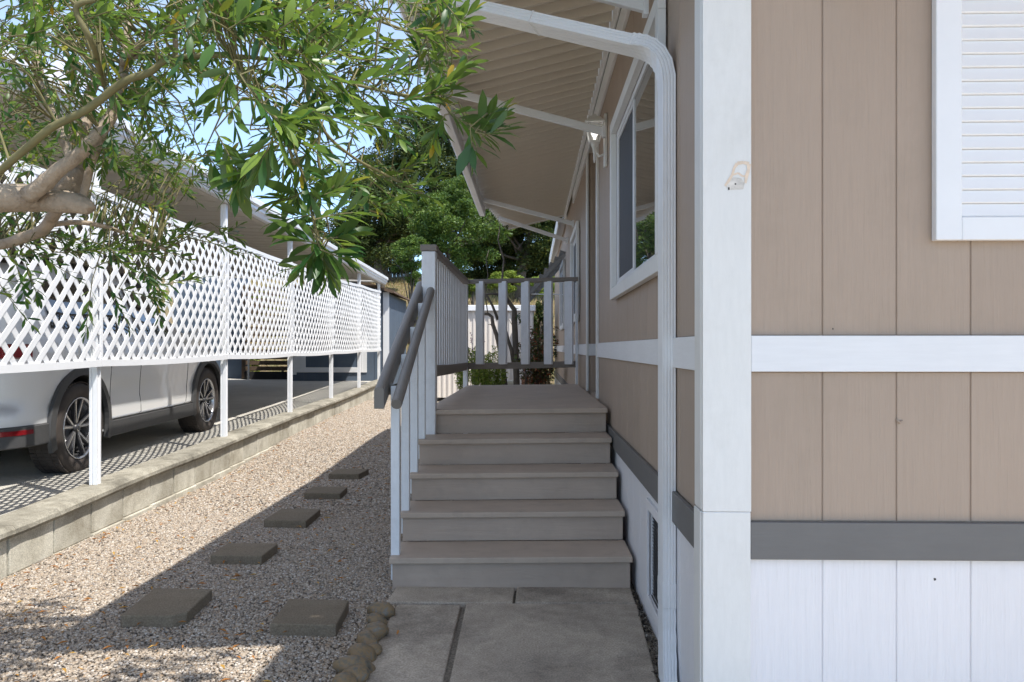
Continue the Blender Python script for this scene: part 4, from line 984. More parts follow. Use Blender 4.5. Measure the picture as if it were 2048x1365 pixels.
# cladding: sill, rear bumper lower
def side_strip(u0, u1, z0, z1, off, N_=18, sgn=1, wrap=True):
    mb = MB(); vs = []
    for j in range(N_+1):
        u = u0+(u1-u0)*j/N_; b = smooth_i(u, BW_)
        for zz, oo in ((z0, off-0.02), (z0+0.01, off), (z1-0.01, off), (z1, off-0.02), (z1, -0.05), (z0, -0.05)): vs.append(K(u, sgn*(b+oo), zz))
    fs = []
    for j in range(N_):
        for k in range(6): fs.append((j*6+k, j*6+(k+1) % 6, (j+1)*6+(k+1) % 6, (j+1)*6+k))
    return mb.add(vs, fs+[(0, 1, 2, 3, 4, 5), tuple(N_*6+k for k in (5, 4, 3, 2, 1, 0))])
for sgn in (1, -1):
    car.part('sill_cladding', side_strip(UR+ARCH+0.03, UF-ARCH-0.03, .235, .375, 0.012, sgn=sgn), M_clad)
    car.part('sill_strip', side_strip(UR+ARCH+0.05, UF-ARCH-0.05, .378, .396, 0.006, sgn=sgn), M_chrome)
    car.part('rear_cladding', side_strip(0.0, UR-ARCH-0.045, .30, .455, 0.012, sgn=sgn), M_clad)
    car.part('front_cladding', side_strip(UF+ARCH+0.02, 4.45, .26, .42, 0.01, sgn=sgn), M_clad)
    car.part('reflector', side_strip(0.005, 0.30, 0.385, .435, 0.018, N_=10, sgn=sgn), M_lamp)
    car.part('tail_light', side_strip(0.0, 0.30, .93, 1.035, 0.012, N_=10, sgn=sgn), M_lamp)
car.part('rear_bumper', MB().box(K(0, -.6, 0)[0], K(0, .6, 0)[0], CY0-0.03, CY0+0.05, CZ+.27, CZ+.42), M_clad, bevel=0.02)
car.part('exhaust_tip', MB().tube([K(-0.035, .60, .315), K(0.2, .60, .32)], 0.042, 20, cap=False), M_chrome, smooth=True)
car.part('tail_light', MB().box(K(0, -.6, 0)[0], K(0, -.2, 0)[0], CY0-0.012, CY0+0.02, CZ+.90, CZ+1.0), M_lamp)
car.part('tail_light', MB().box(K(0, .2, 0)[0], K(0, .6, 0)[0], CY0-0.012, CY0+0.02, CZ+.90, CZ+1.0), M_lamp)
car.part('number_plate', MB().box(K(0, -.16, 0)[0], K(0, .16, 0)[0], CY0-0.01, CY0+0.01, CZ+.68, CZ+.83), M_white)
# parking sensor ring on the bumper corner
sb = smooth_i(0.12, BW_)
car.part('parking_sensor', MB().lathe([(0.010, 0.0), (0.014, 0.002), (0.018, 0.0)], K(0.10, smooth_i(.1, BW_)*0.985+0.003, .585), 'x', 18), M_clad)
# glass
def glass_patch(name, u0, u1, f0, f1, sgn=1, N_=16, off=0.008):
    mb = MB(); vs = []
    for j in range(N_+1):
        u = u0+(u1-u0)*j/N_; s_ = section(u)
        a_, m_, c_ = Vector(s_[11]), Vector(s_[12]), Vector(s_[13])
        for t_ in (f0, (f0+f1)/2, f1):
            q = a_.lerp(m_, t_*2) if t_ < .5 else m_.lerp(c_, t_*2-1); vs.append(K(u, sgn*(q[0]+off), q[1]+off*0.3))
    fs = [(j*3+k, j*3+k+1, j*3+4+k, j*3+3+k) for j in range(N_) for k in range(2)]
    return car.part(name, mb.add(vs, fs), M_cglass, smooth=True)
for sgn in (1, -1):
    glass_patch('side_window', 0.62, 1.02, 0.1, 0.92, sgn, 6); glass_patch('side_window', 1.08, 1.92, 0.06, 0.96, sgn); glass_patch('side_window', 2.0, 2.78, 0.06, 0.96, sgn)
mb = MB(); vs = []; pr = [(0.035, 1.10), (0.085, 1.22), (0.17, 1.39), (0.29, 1.545)]
for u, z in pr:
    for k in range(9): v_ = (k/8-0.5)*2*(0.60 if z > 1.3 else 0.68); vs.append(K(u-0.022+0.05*(abs(v_)/.68)**3, v_, z+0.01))
car.part('rear_window', mb.add(vs, [(j*9+k, j*9+k+1, j*9+10+k, j*9+9+k) for j in range(3) for k in range(8)]), M_cglass, smooth=True)
car.part('rear_spoiler', MB().beam(K(0.16, -.58, 1.60), K(0.16, .58, 1.60), 0.30, 0.04), M_car, bevel=0.015)
# door seams as shallow dark gaps
def seam(u, z0, z1, bow=0.0):
    mb = MB(); pts = []
    for i in range(11):
        z = z0+(z1-z0)*i/10; s_ = section(u); zs = [p[1] for p in s_[3:11]]; xs_ = [p[0] for p in s_[3:11]]
        pts.append(K(u+bow*math.sin(PI*i/10), float(np.interp(z, zs, xs_))+0.0005, z))
    car.part('door_seam', mb.tube(pts, 0.0028, 6), M_black)
seam(1.42, .42, 1.0, -0.02); seam(2.0-0.02, .38, 1.0, -0.03); seam(3.02, .40, .98, 0.04)
for u in (1.15, 2.1): car.part('door_handle', MB().beam(K(u, .925, .90), K(u+0.2, .925, .905), 0.03, 0.03), M_car, bevel=0.01)
car.part('wing_mirror', MB().tube([K(2.95, .90, 1.03), K(2.93, 1.0, 1.06), K(2.93, 1.08, 1.08), K(2.95, 1.12, 1.08)], [.03, .075, .08, .04], 12), M_car, smooth=True)
# visible letters on the tailgate
def text_part(body_, size, loc, rz, m, parent=None, name='lettering'):
    cu = bpy.data.curves.new(name, 'FONT'); cu.body = body_; cu.size = size; cu.extrude = 0.002; cu.align_x = 'LEFT'
    o_ = bpy.data.objects.new(name, cu); COL.objects.link(o_); dg_ = bpy.context.evaluated_depsgraph_get(); dg_.update()
    me = bpy.data.meshes.new_from_object(o_.evaluated_get(dg_)); bpy.data.objects.remove(o_); me.materials.append(m)
    ob = bpy.data.objects.new(name, me); COL.objects.link(ob); ob.parent = parent; ob.location = loc; ob.rotation_euler = (PI/2, 0, rz); return ob
text_part('OCE', 0.062, Vector(K(-0.02, .42, 1.075))-car.o, 0.15, M_chrome, car.e)

# ------------------------------------------------------------------ neighbour's home, blue shed, gate
nb = Thing('neighbour_home', 'grey brown neighbouring home wall behind the carport and lattice', 'house', (-7.6, 2, 0), TC)
y = 0.0
nbm = boxmesh('wall_board', 0.02, 0.392, 3.0, M_neigh)
while y < 17: nb.inst('wall_board', nbm, (-7.62, y, 0.1)); y += 0.4
nb.part('wall', MB().box(-7.9, -7.61, 0, 17.2, 0, 3.6), M_neigh)
for y0 in (6.2, 9.2, 13.0):
    wd = nb.part('window', MB().box(-7.60, -7.55, y0, y0+1.3, 1.25, 2.3), M_white, bevel=0.004); nb.part('pane', MB().box(-7.549, -7.54, y0+0.08, y0+1.22, 1.33, 2.22), M_glass, parent=wd)
nb.part('end_wall', MB().box(-7.6, -5.9, 18.4, 18.5, 0.2, 2.9), M_blue)
nb.part('corner_board', MB().box(-6.0, -5.9, 18.35, 18.395, 0.4, 2.6), M_blue)
gt = Thing('slatted_gate', 'dark horizontal slat gate at the end of the driveway with light showing between boards', 'gate', (-5.3, 18.0, 0.4), TC)
gm = boxmesh('slat', 1.12, 0.025, 0.095, M_slat, 0.003)
for i in range(15): gt.inst('slat', gm, (-5.84, 18.0, 0.62+i*0.128))
for x in (-5.88, -4.72): gt.part('post', MB().box(x-0.04, x+0.04, 18.03, 18.1, 0.4, 2.55), M_slat)
gt.part('kick_board', MB().box(-5.84, -4.72, 17.98, 18.0, 0.42, 0.6), M_dark)
gt.part('brace', MB().beam((-5.0, 17.985, 0.6), (-4.76, 17.985, 0.78), 0.03, 0.05, up=(0, 1, 0)), M_slat)
gt.part('steel_pole', MB().tube([(-5.72, 17.9, 0.4), (-5.72, 17.9, 2.4)], 0.02, 10), M_alum, smooth=True)
sd = Thing('garden_shed', 'blue grey shed with white corner trim at the end of the carport', 'shed', (-3.7, 17.3, 0.4), TC)
SX0, SX1, SY0, SY1 = -4.66, -2.52, 17.35, 20.4
x = SX0
while x < SX1-0.01: sd.part('wall_board', MB().box(x+0.003, min(x+0.305, SX1)-0.003, SY0, SY0+0.02, 0.3, 2.42), M_blue, bevel=0.002); x += 0.305
y = SY0+0.02
while y < SY1: sd.part('wall_board', MB().box(SX1-0.02, SX1, y+0.003, y+0.302, 0.3, 2.32), M_blue, bevel=0.002); y += 0.305
sd.part('wall_core', MB().box(SX0, SX1-0.021, SY0+0.021, SY1, 0.3, 2.3), M_blue)
sd.part('corner_board', MB().box(SX1-0.12, SX1+0.012, SY0-0.018, SY0-0.001, 0.55, 2.34), M_belt, bevel=0.003)
sd.part('corner_board', MB().box(SX0-0.012, SX0+0.15, SY0-0.018, SY0-0.001, 0.55, 2.34), M_belt, bevel=0.003)
wx0, wx1, wz0, wz1 = -4.42, -3.08, 0.60, 1.95
wd = sd.part('window', MB().box(wx0, wx0+0.11, SY0-0.03, SY0-0.001, wz0, wz1).box(wx1-0.11, wx1, SY0-0.03, SY0-0.001, wz0, wz1).box(wx0+0.11, wx1-0.11, SY0-0.03, SY0-0.001, wz0, wz0+0.11).box(wx0+0.11, wx1-0.11, SY0-0.03, SY0-0.001, wz1-0.11, wz1), M_belt, bevel=0.003)
sd.part('frame', MB().box(wx0-0.09, wx0-0.002, SY0-0.02, SY0-0.001, wz0, wz1).box(wx1+0.002, wx1+0.09, SY0-0.02, SY0-0.001, wz0, wz1), M_belt, parent=wd)
sd.part('pane', MB().box(wx0+0.11, wx1-0.11, SY0-0.012, SY0-0.001, wz0+0.11, wz1-0.11), M_blue, parent=wd)
xm = (SX0+SX1)/2
sd.part('gable', MB().prism([(SX0, 2.42), (SX1, 2.34), (SX1, 2.36), (xm, 2.66), (SX0, 2.44)], 'y', SY0+0.003, SY0+0.03), M_blue)
sd.part('roof', MB().prism([(SX1+0.14, 2.31), (SX1+0.14, 2.35), (xm, 2.74), (SX0-0.14, 2.40), (SX0-0.14, 2.36), (xm, 2.69)], 'y', SY0-0.15, SY1+0.1), M_shroof)
sd.part('rake_board', MB().beam((SX1+0.12, SY0-0.165, 2.335), (xm, SY0-0.165, 2.69), 0.02, 0.07), M_slat)
# blue tub planter on the bank behind the shed
tb = PX(736, 574, 21.5)
solo('planter_tub', MB().lathe([(0, 0.02), (0.20, 0), (0.24, 0.20), (0.28, 0.33), (0.31, 0.34), (0.31, 0.37), (0.27, 0.37), (0.23, 0.2), (0, 0.18)], (tb.x, 21.5, hillz(tb.x, 21.5)+0.9), 'z', 26), M_bluepot, 'blue round planter tub standing just above the blue shed roof', 'planter', smooth=True)
solo('tub_stand', MB().box(tb.x-0.25, tb.x+0.25, 21.3, 21.7, hillz(tb.x, 21.5)-0.3, hillz(tb.x, 21.5)+0.9), M_slat, 'dark timber stand under the blue planter tub', 'stand')

# cream ribbed steel storage shed behind the porch
ss = Thing('storage_shed', 'low cream ribbed steel shed with white cap seen through the porch railing', 'shed', (-0.6, 15, 0.1), 0)
x = -1.42; zt = 1.86
rm = MB().prism([(0, 0), (0.016, 0.0), (0.022, -0.018), (0.052, -0.018), (0.058, 0.0), (0.094, 0.0), (0.094, 0.01), (0, 0.01)], 'z', 0, 1.62).mesh('wall_rib'); rm.materials.append(M_shedw)
while x < 0.31: ss.inst('wall_rib', rm, (x, 15.0, 0.2)); x += 0.096
ss.part('cap', MB().box(-1.5, 0.44, 14.93, 16.6, 1.82, 1.93), M_vinyl, bevel=0.01)
ss.part('side_wall', MB().box(0.30, 0.33, 15.015, 16.5, 0.2, 1.815), M_shedw)
ss.part('corner_post', MB().box(0.315, 0.385, 14.98, 15.012, 0.2, 1.815), M_shedw)
ss.part('back_wall', MB().box(-1.42, 0.3, 16.45, 16.5, 0.2, 1.815), M_shedw)
ss.part('side_wall', MB().box(-1.45, -1.425, 15.0, 16.5, 0.2, 1.815), M_shedw)
# terracotta block low wall and pale concrete lump behind the porch
bw = Thing('terracotta_wall', 'small terracotta coloured block wall beside the far end of the house', 'wall', (0.3, 12.9, 0.15), 0)
for j in range(3):
    for i in range(3): bw.part('brick', MB().box(0.16+i*0.135, 0.29+i*0.135, 13.0, 13.1, 0.2+j*0.16, 0.352+j*0.16), M_terra, bevel=0.004)
solo('concrete_ramp', MB().prism([(-0.75, 0.1), (0.05, 0.1), (0.05, 0.62), (-0.28, 0.62)], 'y', 12.4, 12.8), M_block, 'pale sloping concrete wing wall behind the bare shrub', 'wall', bevel=0.01)

# fence along the top of the bank
fn = Thing('board_fence', 'weathered grey board fence along the top of the bank behind the carport', 'fence', (-7, 33, 4.0), 0)
x = -14.0; fmz = boxmesh('fence_board', 0.145, 0.025, 1.15, M_fence)
while x < -4.3:
    fn.inst('fence_board', fmz, (x, 32.5+0.03*math.sin(x*5), hillz(x, 32.5)-0.05+random.uniform(-.02, .02))); x += 0.155
fn.part('fence_rail', MB().beam((-14, 32.56, hillz(-14, 32.5)+0.8), (-4.3, 32.56, hillz(-4.3, 32.5)+0.8), 0.05, 0.09), M_fence)
# power lines
for k, (za, lab) in enumerate(((0, 'upper thin power line crossing the sky above the carport'), (1, 'lower thick power line crossing the sky above the carport'))):
    a_ = PX(-300, 375+k*14, 60); b_ = PX(900, 424+k*(-16)+0, 70)
    pts = [a_.lerp(b_, i/20)+Vector((0, 0, -1.0*math.sin(PI*i/20)-0.1*k)) for i in range(21)]
    solo('power_line', MB().tube(pts, 0.022 if k else 0.014, 5), M_wire, lab, 'cable')

# ------------------------------------------------------------------ foliage helpers
def leafcloud(name, clumps, nper, size, m, parent=None, droop=0.0, flat=0.4, kind='stuff', origin=(0, 0, 0), asp=0.5, **kw):
    """clumps: list of (centre, radius vec). many leaf-sized rhombi spread through the clumps"""
    P = []; 
    for c, r in clumps:
        k = max(4, int(nper)); d = RNG.normal(size=(k, 3)); d /= np.linalg.norm(d, axis=1)[:, None]; rad = RNG.random(k)**0.45
        P.append(np.array(c)+d*rad[:, None]*np.array(r))
    P = np.concatenate(P); k = len(P)
    A = RNG.normal(size=(k, 3)); A[:, 2] = A[:, 2]*0.6-droop; A /= np.linalg.norm(A, axis=1)[:, None]
    N_ = RNG.normal(size=(k, 3))*0.7+np.array([0, 0, 1.0]); Bv = np.cross(A, N_); Bv /= np.linalg.norm(Bv, axis=1)[:, None]
    L = size*(0.6+0.8*RNG.random(k))[:, None]; W = L*asp*0.5
    V = np.stack([P-A*L/2, P+Bv*W-A*L*0.05, P+A*L/2, P-Bv*W-A*L*0.05], 1).reshape(-1, 3)
    me = bpy.data.meshes.new(name); F = np.arange(4*k)
    me.vertices.add(4*k); me.vertices.foreach_set('co', (V-np.array(origin)).ravel().astype(np.float32))
    me.loops.add(4*k); me.loops.foreach_set('vertex_index', F.astype(np.int32)); me.polygons.add(k)
    me.polygons.foreach_set('loop_start', (np.arange(k)*4).astype(np.int32)); me.update(calc_edges=True); me.materials.append(m)
    ob = bpy.data.objects.new(name, me); COL.objects.link(ob)
    if parent is not None: ob.parent = parent
    props(ob, kind=kind, **kw); return ob
def tree(name, label, base, trunk_r, crown, nclump, nper, leaf, m, group=None, bark=None, limbs=7, seed=0, cl=0.26, kind_tree='tree', asp=0.5):
    """crown: (centre, radii)"""
    rr = random.Random(seed); t = Thing(name, label, kind_tree, base, 0, group)
    c, r = Vector(crown[0]), crown[1]; bark = bark or M_dbark
    mb = MB(); b0 = Vector(base); top = c+Vector((0, 0, r[2]*0.1))
    mb.tube([b0-Vector((0, 0, 0.2)), b0.lerp(top, .35)+Vector((rr.uniform(-.1, .1)*r[0], 0, 0)), b0.lerp(top, .7), top], [trunk_r*1.25, trunk_r, trunk_r*.7, trunk_r*.3], 9, jit=0.06)
    t.part('trunk', mb, bark, smooth=True)
    mb = MB(); cls = []
    for i in range(nclump):
        d = Vector((rr.gauss(0, 1), rr.gauss(0, 1), rr.gauss(0, 1))).normalized(); k = rr.uniform(0.45, 1.0)
        q = c+Vector((d.x*r[0]*k, d.y*r[1]*k, d.z*r[2]*k)); s_ = cl*rr.uniform(.6, 1.35); cls.append((q, (r[0]*s_, r[1]*s_, r[2]*s_*0.8)))
        if i % max(1, nclump//limbs) == 0:
            st2 = b0.lerp(top, rr.uniform(.35, .8)); mid = st2.lerp(q, .5)+Vector((0, 0, -0.06*r[2])); mb.tube([st2, mid, q], [trunk_r*.4, trunk_r*.25, trunk_r*.08], 6)
    t.part('branches', mb, bark, smooth=True)
    ob = leafcloud('crown', cls, int(nper*1.5), leaf*0.78, m, parent=t.e, origin=base, kind=None, asp=asp); return t

# ------------------------------------------------------------------ trees and bushes on the bank
def bt(px, py, Z, rx, ry, rz=None):
    c = PX(px, py, Z); s_ = Z/1600; return ((c.x, c.y, c.z), (rx*s_, (rz or rx)*s_*0.8, ry*s_))
def hb(px, Z): x = (px-1024)*Z/1600; return (x, Z, hillz(x, Z)-0.1)
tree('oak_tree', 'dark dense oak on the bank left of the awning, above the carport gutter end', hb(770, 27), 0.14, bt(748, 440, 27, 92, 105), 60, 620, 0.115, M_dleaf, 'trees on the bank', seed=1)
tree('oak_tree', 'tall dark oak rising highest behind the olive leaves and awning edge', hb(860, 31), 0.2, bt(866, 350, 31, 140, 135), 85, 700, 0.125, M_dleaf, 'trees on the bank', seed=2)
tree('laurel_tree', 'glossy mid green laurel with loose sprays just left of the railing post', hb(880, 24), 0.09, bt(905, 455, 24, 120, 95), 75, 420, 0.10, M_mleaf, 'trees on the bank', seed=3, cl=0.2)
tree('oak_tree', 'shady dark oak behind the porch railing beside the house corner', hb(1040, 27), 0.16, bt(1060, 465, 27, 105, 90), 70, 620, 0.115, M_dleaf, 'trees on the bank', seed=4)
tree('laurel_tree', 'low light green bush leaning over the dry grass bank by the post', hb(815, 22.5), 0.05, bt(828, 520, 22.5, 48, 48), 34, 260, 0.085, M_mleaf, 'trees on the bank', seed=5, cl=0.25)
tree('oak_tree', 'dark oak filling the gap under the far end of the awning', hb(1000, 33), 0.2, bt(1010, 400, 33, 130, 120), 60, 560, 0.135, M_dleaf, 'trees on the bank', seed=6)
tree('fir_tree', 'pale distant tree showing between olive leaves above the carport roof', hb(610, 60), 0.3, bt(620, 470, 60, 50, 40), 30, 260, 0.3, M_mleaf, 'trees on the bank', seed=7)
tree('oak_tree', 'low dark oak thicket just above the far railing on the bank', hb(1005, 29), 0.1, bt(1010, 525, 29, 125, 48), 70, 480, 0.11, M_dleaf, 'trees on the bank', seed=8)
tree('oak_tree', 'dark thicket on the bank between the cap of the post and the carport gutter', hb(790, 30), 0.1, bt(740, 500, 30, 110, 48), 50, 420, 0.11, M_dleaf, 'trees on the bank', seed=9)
for k, (px, py, Z, rx, ry, lab) in enumerate(((1085, 572, 22.5, 34, 22, 'bright yellow green bush on the bank at the right railing end'), (1010, 562, 23, 34, 20, 'bright yellow green bush on the bank behind the middle pickets'), (945, 575, 22, 20, 20, 'small bright bush behind the first back railing picket'),
                                               (500, 605, 24, 60, 30, 'green bush on the bank seen through the lattice above the slatted gate'), (490, 725, 19.2, 26, 30, 'sunlit green shrub glowing through the slatted gate'))):
    tree('bush', lab, hb(px, Z) if k < 4 else ((px-1024)*Z/1600, Z, 0.3), 0.03, bt(px, py, Z, rx, ry), 22, 200, 0.075, M_yleaf, 'bushes on the bank', seed=20+k, kind_tree='bush', cl=0.35)
# grass tufts on the bank (uncountable)
k = 16000; X = RNG.uniform(-10, 3, k); Y = RNG.uniform(20.4, 31, k); ok_ = RNG.random(k) < 0.9
Zg = np.array([hillz(float(a), float(b_)) for a, b_ in zip(X, Y)])
h_ = RNG.uniform(0.04, 0.16, k); dxx = RNG.normal(0, 0.05, k); ww = 0.012
V = np.stack([np.stack([X-ww, Y, Zg-0.02], 1), np.stack([X+ww, Y, Zg-0.02], 1), np.stack([X+dxx+ww*0.3, Y+dxx*0.5, Zg+h_], 1), np.stack([X+dxx-ww*0.3, Y+dxx*.5, Zg+h_], 1)], 1).reshape(-1, 3)
me = bpy.data.meshes.new('dry_grass'); me.vertices.add(4*k); me.vertices.foreach_set('co', V.ravel().astype(np.float32)); me.loops.add(4*k); me.loops.foreach_set('vertex_index', np.arange(4*k, dtype=np.int32)); me.polygons.add(k); me.polygons.foreach_set('loop_start', (np.arange(k)*4).astype(np.int32)); me.update(calc_edges=True); me.materials.append(M_tuft)
ob = bpy.data.objects.new('dry_grass', me); COL.objects.link(ob); props(ob, kind='stuff')

# bare shrub with grey stems behind the railing
def poly(mb, pts, Z, r0, r1, seg=7, jz=0.0):
    P = [PX(x, y, Z+jz*i) for i, (x, y) in enumerate(pts)]; n = len(P); mb.tube(P, [r0+(r1-r0)*i/(n-1) for i in range(n)], seg, jit=0.08)
bs = Thing('bare_shrub', 'bare grey branching shrub with few leaves right behind the porch railing', 'shrub', tuple(PX(1033, 795, 11.2)), 0)
mb = MB()
poly(mb, [(1034, 800), (1033, 769), (1031, 700), (1029, 644), (1029, 620), (1016, 602), (1003, 590)], 11.2, .05, .028)
poly(mb, [(1029, 735), (1023, 700), (1016, 680), (1010, 655), (1013, 610), (1004, 560), (1008, 520), (996, 480), (1000, 450), (990, 425)], 11.2, .030, .004, jz=-0.02)
poly(mb, [(1014, 795), (1008, 750), (1000, 700), (993, 670), (986, 650), (984, 634), (977, 629), (968, 628)], 11.3, .036, .02)
poly(mb, [(996, 640), (985, 612), (975, 594), (969, 589), (955, 586)], 11.3, .022, .012); poly(mb, [(969, 589), (985, 588), (1000, 590)], 11.3, .013, .02)
poly(mb, [(976, 629), (970, 590), (976, 550), (972, 520), (978, 500)], 11.2, .009, .003)
poly(mb, [(1050, 780), (1052, 752), (1049, 720), (1054, 700)], 11.3, .015, .008)
for (x, y, x2, y2) in ((1029, 620, 1037, 618), (984, 651, 976, 650), (1005, 700, 996, 696), (1031, 640, 1040, 636), (1028, 660, 1018, 640), (1035, 500, 1060, 470), (1035, 500, 1012, 470)): poly(mb, [(x, y), ((x+x2)/2, (y+y2)/2-2), (x2, y2)], 11.2, .008, .003, 5)
bs.part('stems', mb, M_dbark, smooth=True)
cl_ = [(PX(x, y, 11.0), (0.09, 0.09, 0.09)) for x, y in ((997, 415), (988, 430), (1003, 402), (980, 440), (1040, 640), (1036, 720), (1010, 450), (1060, 470), (1042, 540))]
leafcloud('leaves', cl_, 26, 0.06, M_dleaf, parent=bs.e, origin=bs.o, kind=None)
# salvia: upright stems with purple spikes
sv = Thing('salvia_plant', 'grassy sage plant with thin purple flower spikes beside the porch floor edge', 'plant', tuple(PX(960, 790, 10.3)), 0)
mb = MB(); mbf = MB(); cl_ = []
for i in range(70):
    x0 = random.uniform(918, 1002); x1 = x0+random.uniform(-18, 18); yt = random.uniform(690, 745); Zs = random.uniform(9.6, 10.8)
    a_, b_ = PX(x0, 795, Zs), PX(x1, yt, Zs); mb.tube([a_, a_.lerp(b_, .5)+Vector((random.uniform(-.03, .03), 0, 0)), b_], [.004, .003, .002], 4, cap=False)
    for t_ in (.35, .5, .65, .8, .95): cl_.append((a_.lerp(b_, t_), (.045, .045, .05)))
for (x0, y0, x1, y1) in ((950, 735, 941, 665), (936, 740, 930, 690), (945, 742, 936, 700), (962, 730, 968, 682), (948, 730, 926, 672)):
    a_, b_ = PX(x0, y0, 10.2), PX(x1, y1, 10.2); mbf.tube([a_, a_.lerp(b_, .5), b_], [.004, .004, .002], 4)
    for i in range(26): p = a_.lerp(b_, random.uniform(.25, 1)); q = Vector((random.uniform(-1, 1), random.uniform(-1, 1), random.uniform(-1, 1)))*0.014; mbf.add([p, p+q+Vector((0, 0, .008)), p+q*1.6, p+q+Vector((0.006, 0, -.004))], [(0, 1, 2, 3)])
sv.part('stems', mb, M_twig); sv.part('flower_spikes', mbf, M_purple)
leafcloud('leaves', cl_, 16, 0.055, M_yleaf, parent=sv.e, origin=sv.o, kind=None, asp=0.22)
nd = Thing('nandina_bush', 'reddish green bush between the bare shrub and the house wall', 'bush', tuple(PX(1078, 790, 11.8)), 0)
mb = MB(); cl_ = []
for i in range(26):
    x0 = random.uniform(1050, 1100); x1 = x0+random.uniform(-20, 20); yt = random.uniform(655, 750); a_, b_ = PX(x0, 795, 11.8), PX(min(x1, 1106), yt, random.uniform(11.4, 12.4)); mb.tube([a_, a_.lerp(b_, .5)+Vector((0, 0, .02)), b_], [.008, .005, .003], 5)
    for t_ in (.45, .65, .85, 1.0): cl_.append((a_.lerp(b_, t_), (.10, .10, .07)))
nd.part('stems', mb, M_dbark); leafcloud('leaves', cl_, 26, 0.06, M_rleaf, parent=nd.e, origin=nd.o, kind=None, asp=0.4)
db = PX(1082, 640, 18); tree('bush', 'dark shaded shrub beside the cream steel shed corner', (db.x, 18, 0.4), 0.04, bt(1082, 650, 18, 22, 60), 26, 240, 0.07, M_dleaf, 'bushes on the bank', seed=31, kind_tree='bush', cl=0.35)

# ------------------------------------------------------------------ olive tree reaching in from the left
ol = Thing('olive_tree', 'olive tree with pale twisted branches and narrow leaves hanging over the gravel from the left', 'tree', (-1.75, 2.15, -0.02), 0)
BR = []   # sample points for twig attachment
def branch(mb, pts, seg=10, jit=0.05):
    P = [PX(x, y, Z) for x, y, Z, r in pts]; Rr = [r*Z/1600 for x, y, Z, r in pts]
    # resample with catmull-rom
    Q = []; RQ = []; n = len(P)
    for i in range(n-1):
        p0, p1, p2, p3 = P[max(i-1, 0)], P[i], P[i+1], P[min(i+2, n-1)]
        for j in range(6):
            t_ = j/6; t2, t3 = t_*t_, t_**3
            q = 0.5*((2*p1)+(p2-p0)*t_+(2*p0-5*p1+4*p2-p3)*t2+(3*p1-p0-3*p2+p3)*t3); Q.append(q); RQ.append(Rr[i]+(Rr[i+1]-Rr[i])*t_)
    Q.append(P[-1]); RQ.append(Rr[-1])
    for i, q in enumerate(Q): q += Vector((mnoise.noise(q*9), mnoise.noise(q*9+Vector((5, 0, 0))), mnoise.noise(q*9+Vector((0, 7, 0)))))*RQ[i]*0.5
    mb.tube(Q, RQ, seg, jit=jit); BR.extend(zip(Q, RQ))
mb = MB()
branch(mb, [(-420, 1500, 2.15, 62), (-440, 1000, 2.15, 55), (-400, 620, 2.12, 48), (-230, 440, 2.1, 38), (-60, 402, 2.15, 30), (60, 400, 2.2, 27), (120, 385, 2.22, 26), (150, 340, 2.25, 22)], 14)
ol.part('trunk', mb, M_bark, smooth=True)
def sub(pts, m=M_bark, seg=9): mb = MB(); branch(mb, pts, seg); ol.part('branch', mb, m, smooth=True)
sub([(90, 402, 2.2, 26), (140, 408, 2.19, 22), (172, 416, 2.18, 15), (182, 420, 2.18, 6)])
sub([(50, 395, 2.16, 18), (130, 330, 2.12, 14), (195, 270, 2.12, 13), (232, 212, 2.15, 12), (246, 150, 2.2, 10), (250, 80, 2.25, 8), (262, 0, 2.3, 7), (280, -120, 2.4, 5)])
sub([(150, 340, 2.25, 20), (140, 290, 2.3, 18), (112, 245, 2.35, 15), (82, 180, 2.4, 11), (75, 120, 2.45, 9), (80, 40, 2.5, 7), (60, -80, 2.6, 5)])
sub([(150, 285, 2.3, 13), (175, 240, 2.35, 11), (185, 180, 2.4, 10), (205, 130, 2.45, 8), (190, 60, 2.5, 6), (160, -40, 2.6, 5)])
sub([(-60, 400, 1.9, 6), (20, 325, 1.85, 7.5), (90, 265, 1.8, 8), (170, 220, 1.78, 8), (250, 165, 1.75, 8), (300, 145, 1.75, 7.5), (340, 120, 1.75, 6), (450, 112, 1.72, 5), (560, 120, 1.7, 3.5)], M_twig)
sub([(246, 130, 2.2, 8), (275, 95, 2.1, 7), (330, 60, 2.0, 6), (420, 45, 1.9, 5), (540, 30, 1.85, 4), (680, 10, 1.9, 3)])
sub([(248, 120, 2.2, 6), (300, 110, 2.1, 5), (345, 118, 2.05, 5), (350, 70, 2.05, 5), (360, 0, 2.1, 4), (380, -60, 2.1, 3)])
sub([(160, 405, 2.2, 8), (180, 340, 2.2, 8), (200, 280, 2.2, 8), (215, 230, 2.25, 6)])
sub([(130, 400, 2.3, 12), (95, 450, 2.45, 12), (40, 480, 2.55, 11), (-40, 500, 2.6, 10)])
sub([(95, 450, 2.45, 6), (170, 445, 2.5, 5), (260, 470, 2.55, 4), (330, 500, 2.6, 3)])
sub([(190, 0, 1.6, 5), (150, 20, 1.6, 6), (190, 100, 1.65, 6), (205, 170, 1.9, 6)], M_twig)
sub([(420, 45, 1.9, 4), (470, 130, 1.65, 4), (520, 200, 1.5, 4), (560, 250, 1.45, 3.5), (590, 330, 1.5, 3)], M_twig, 7)
sub([(560, 120, 1.7, 3.5), (680, 160, 1.75, 3.5), (780, 185, 1.8, 3), (880, 200, 1.85, 2.5), (905, 190, 1.85, 2)], M_twig, 7)
sub([(540, 30, 1.85, 4), (640, 90, 1.9, 3.5), (740, 120, 2.0, 3), (840, 110, 2.1, 2.5)], M_twig, 7)
sub([(600, 130, 1.75, 3.5), (640, 250, 1.75, 3.5), (700, 310, 1.8, 3), (770, 350, 1.85, 3), (860, 396, 1.9, 2)], M_twig, 7)
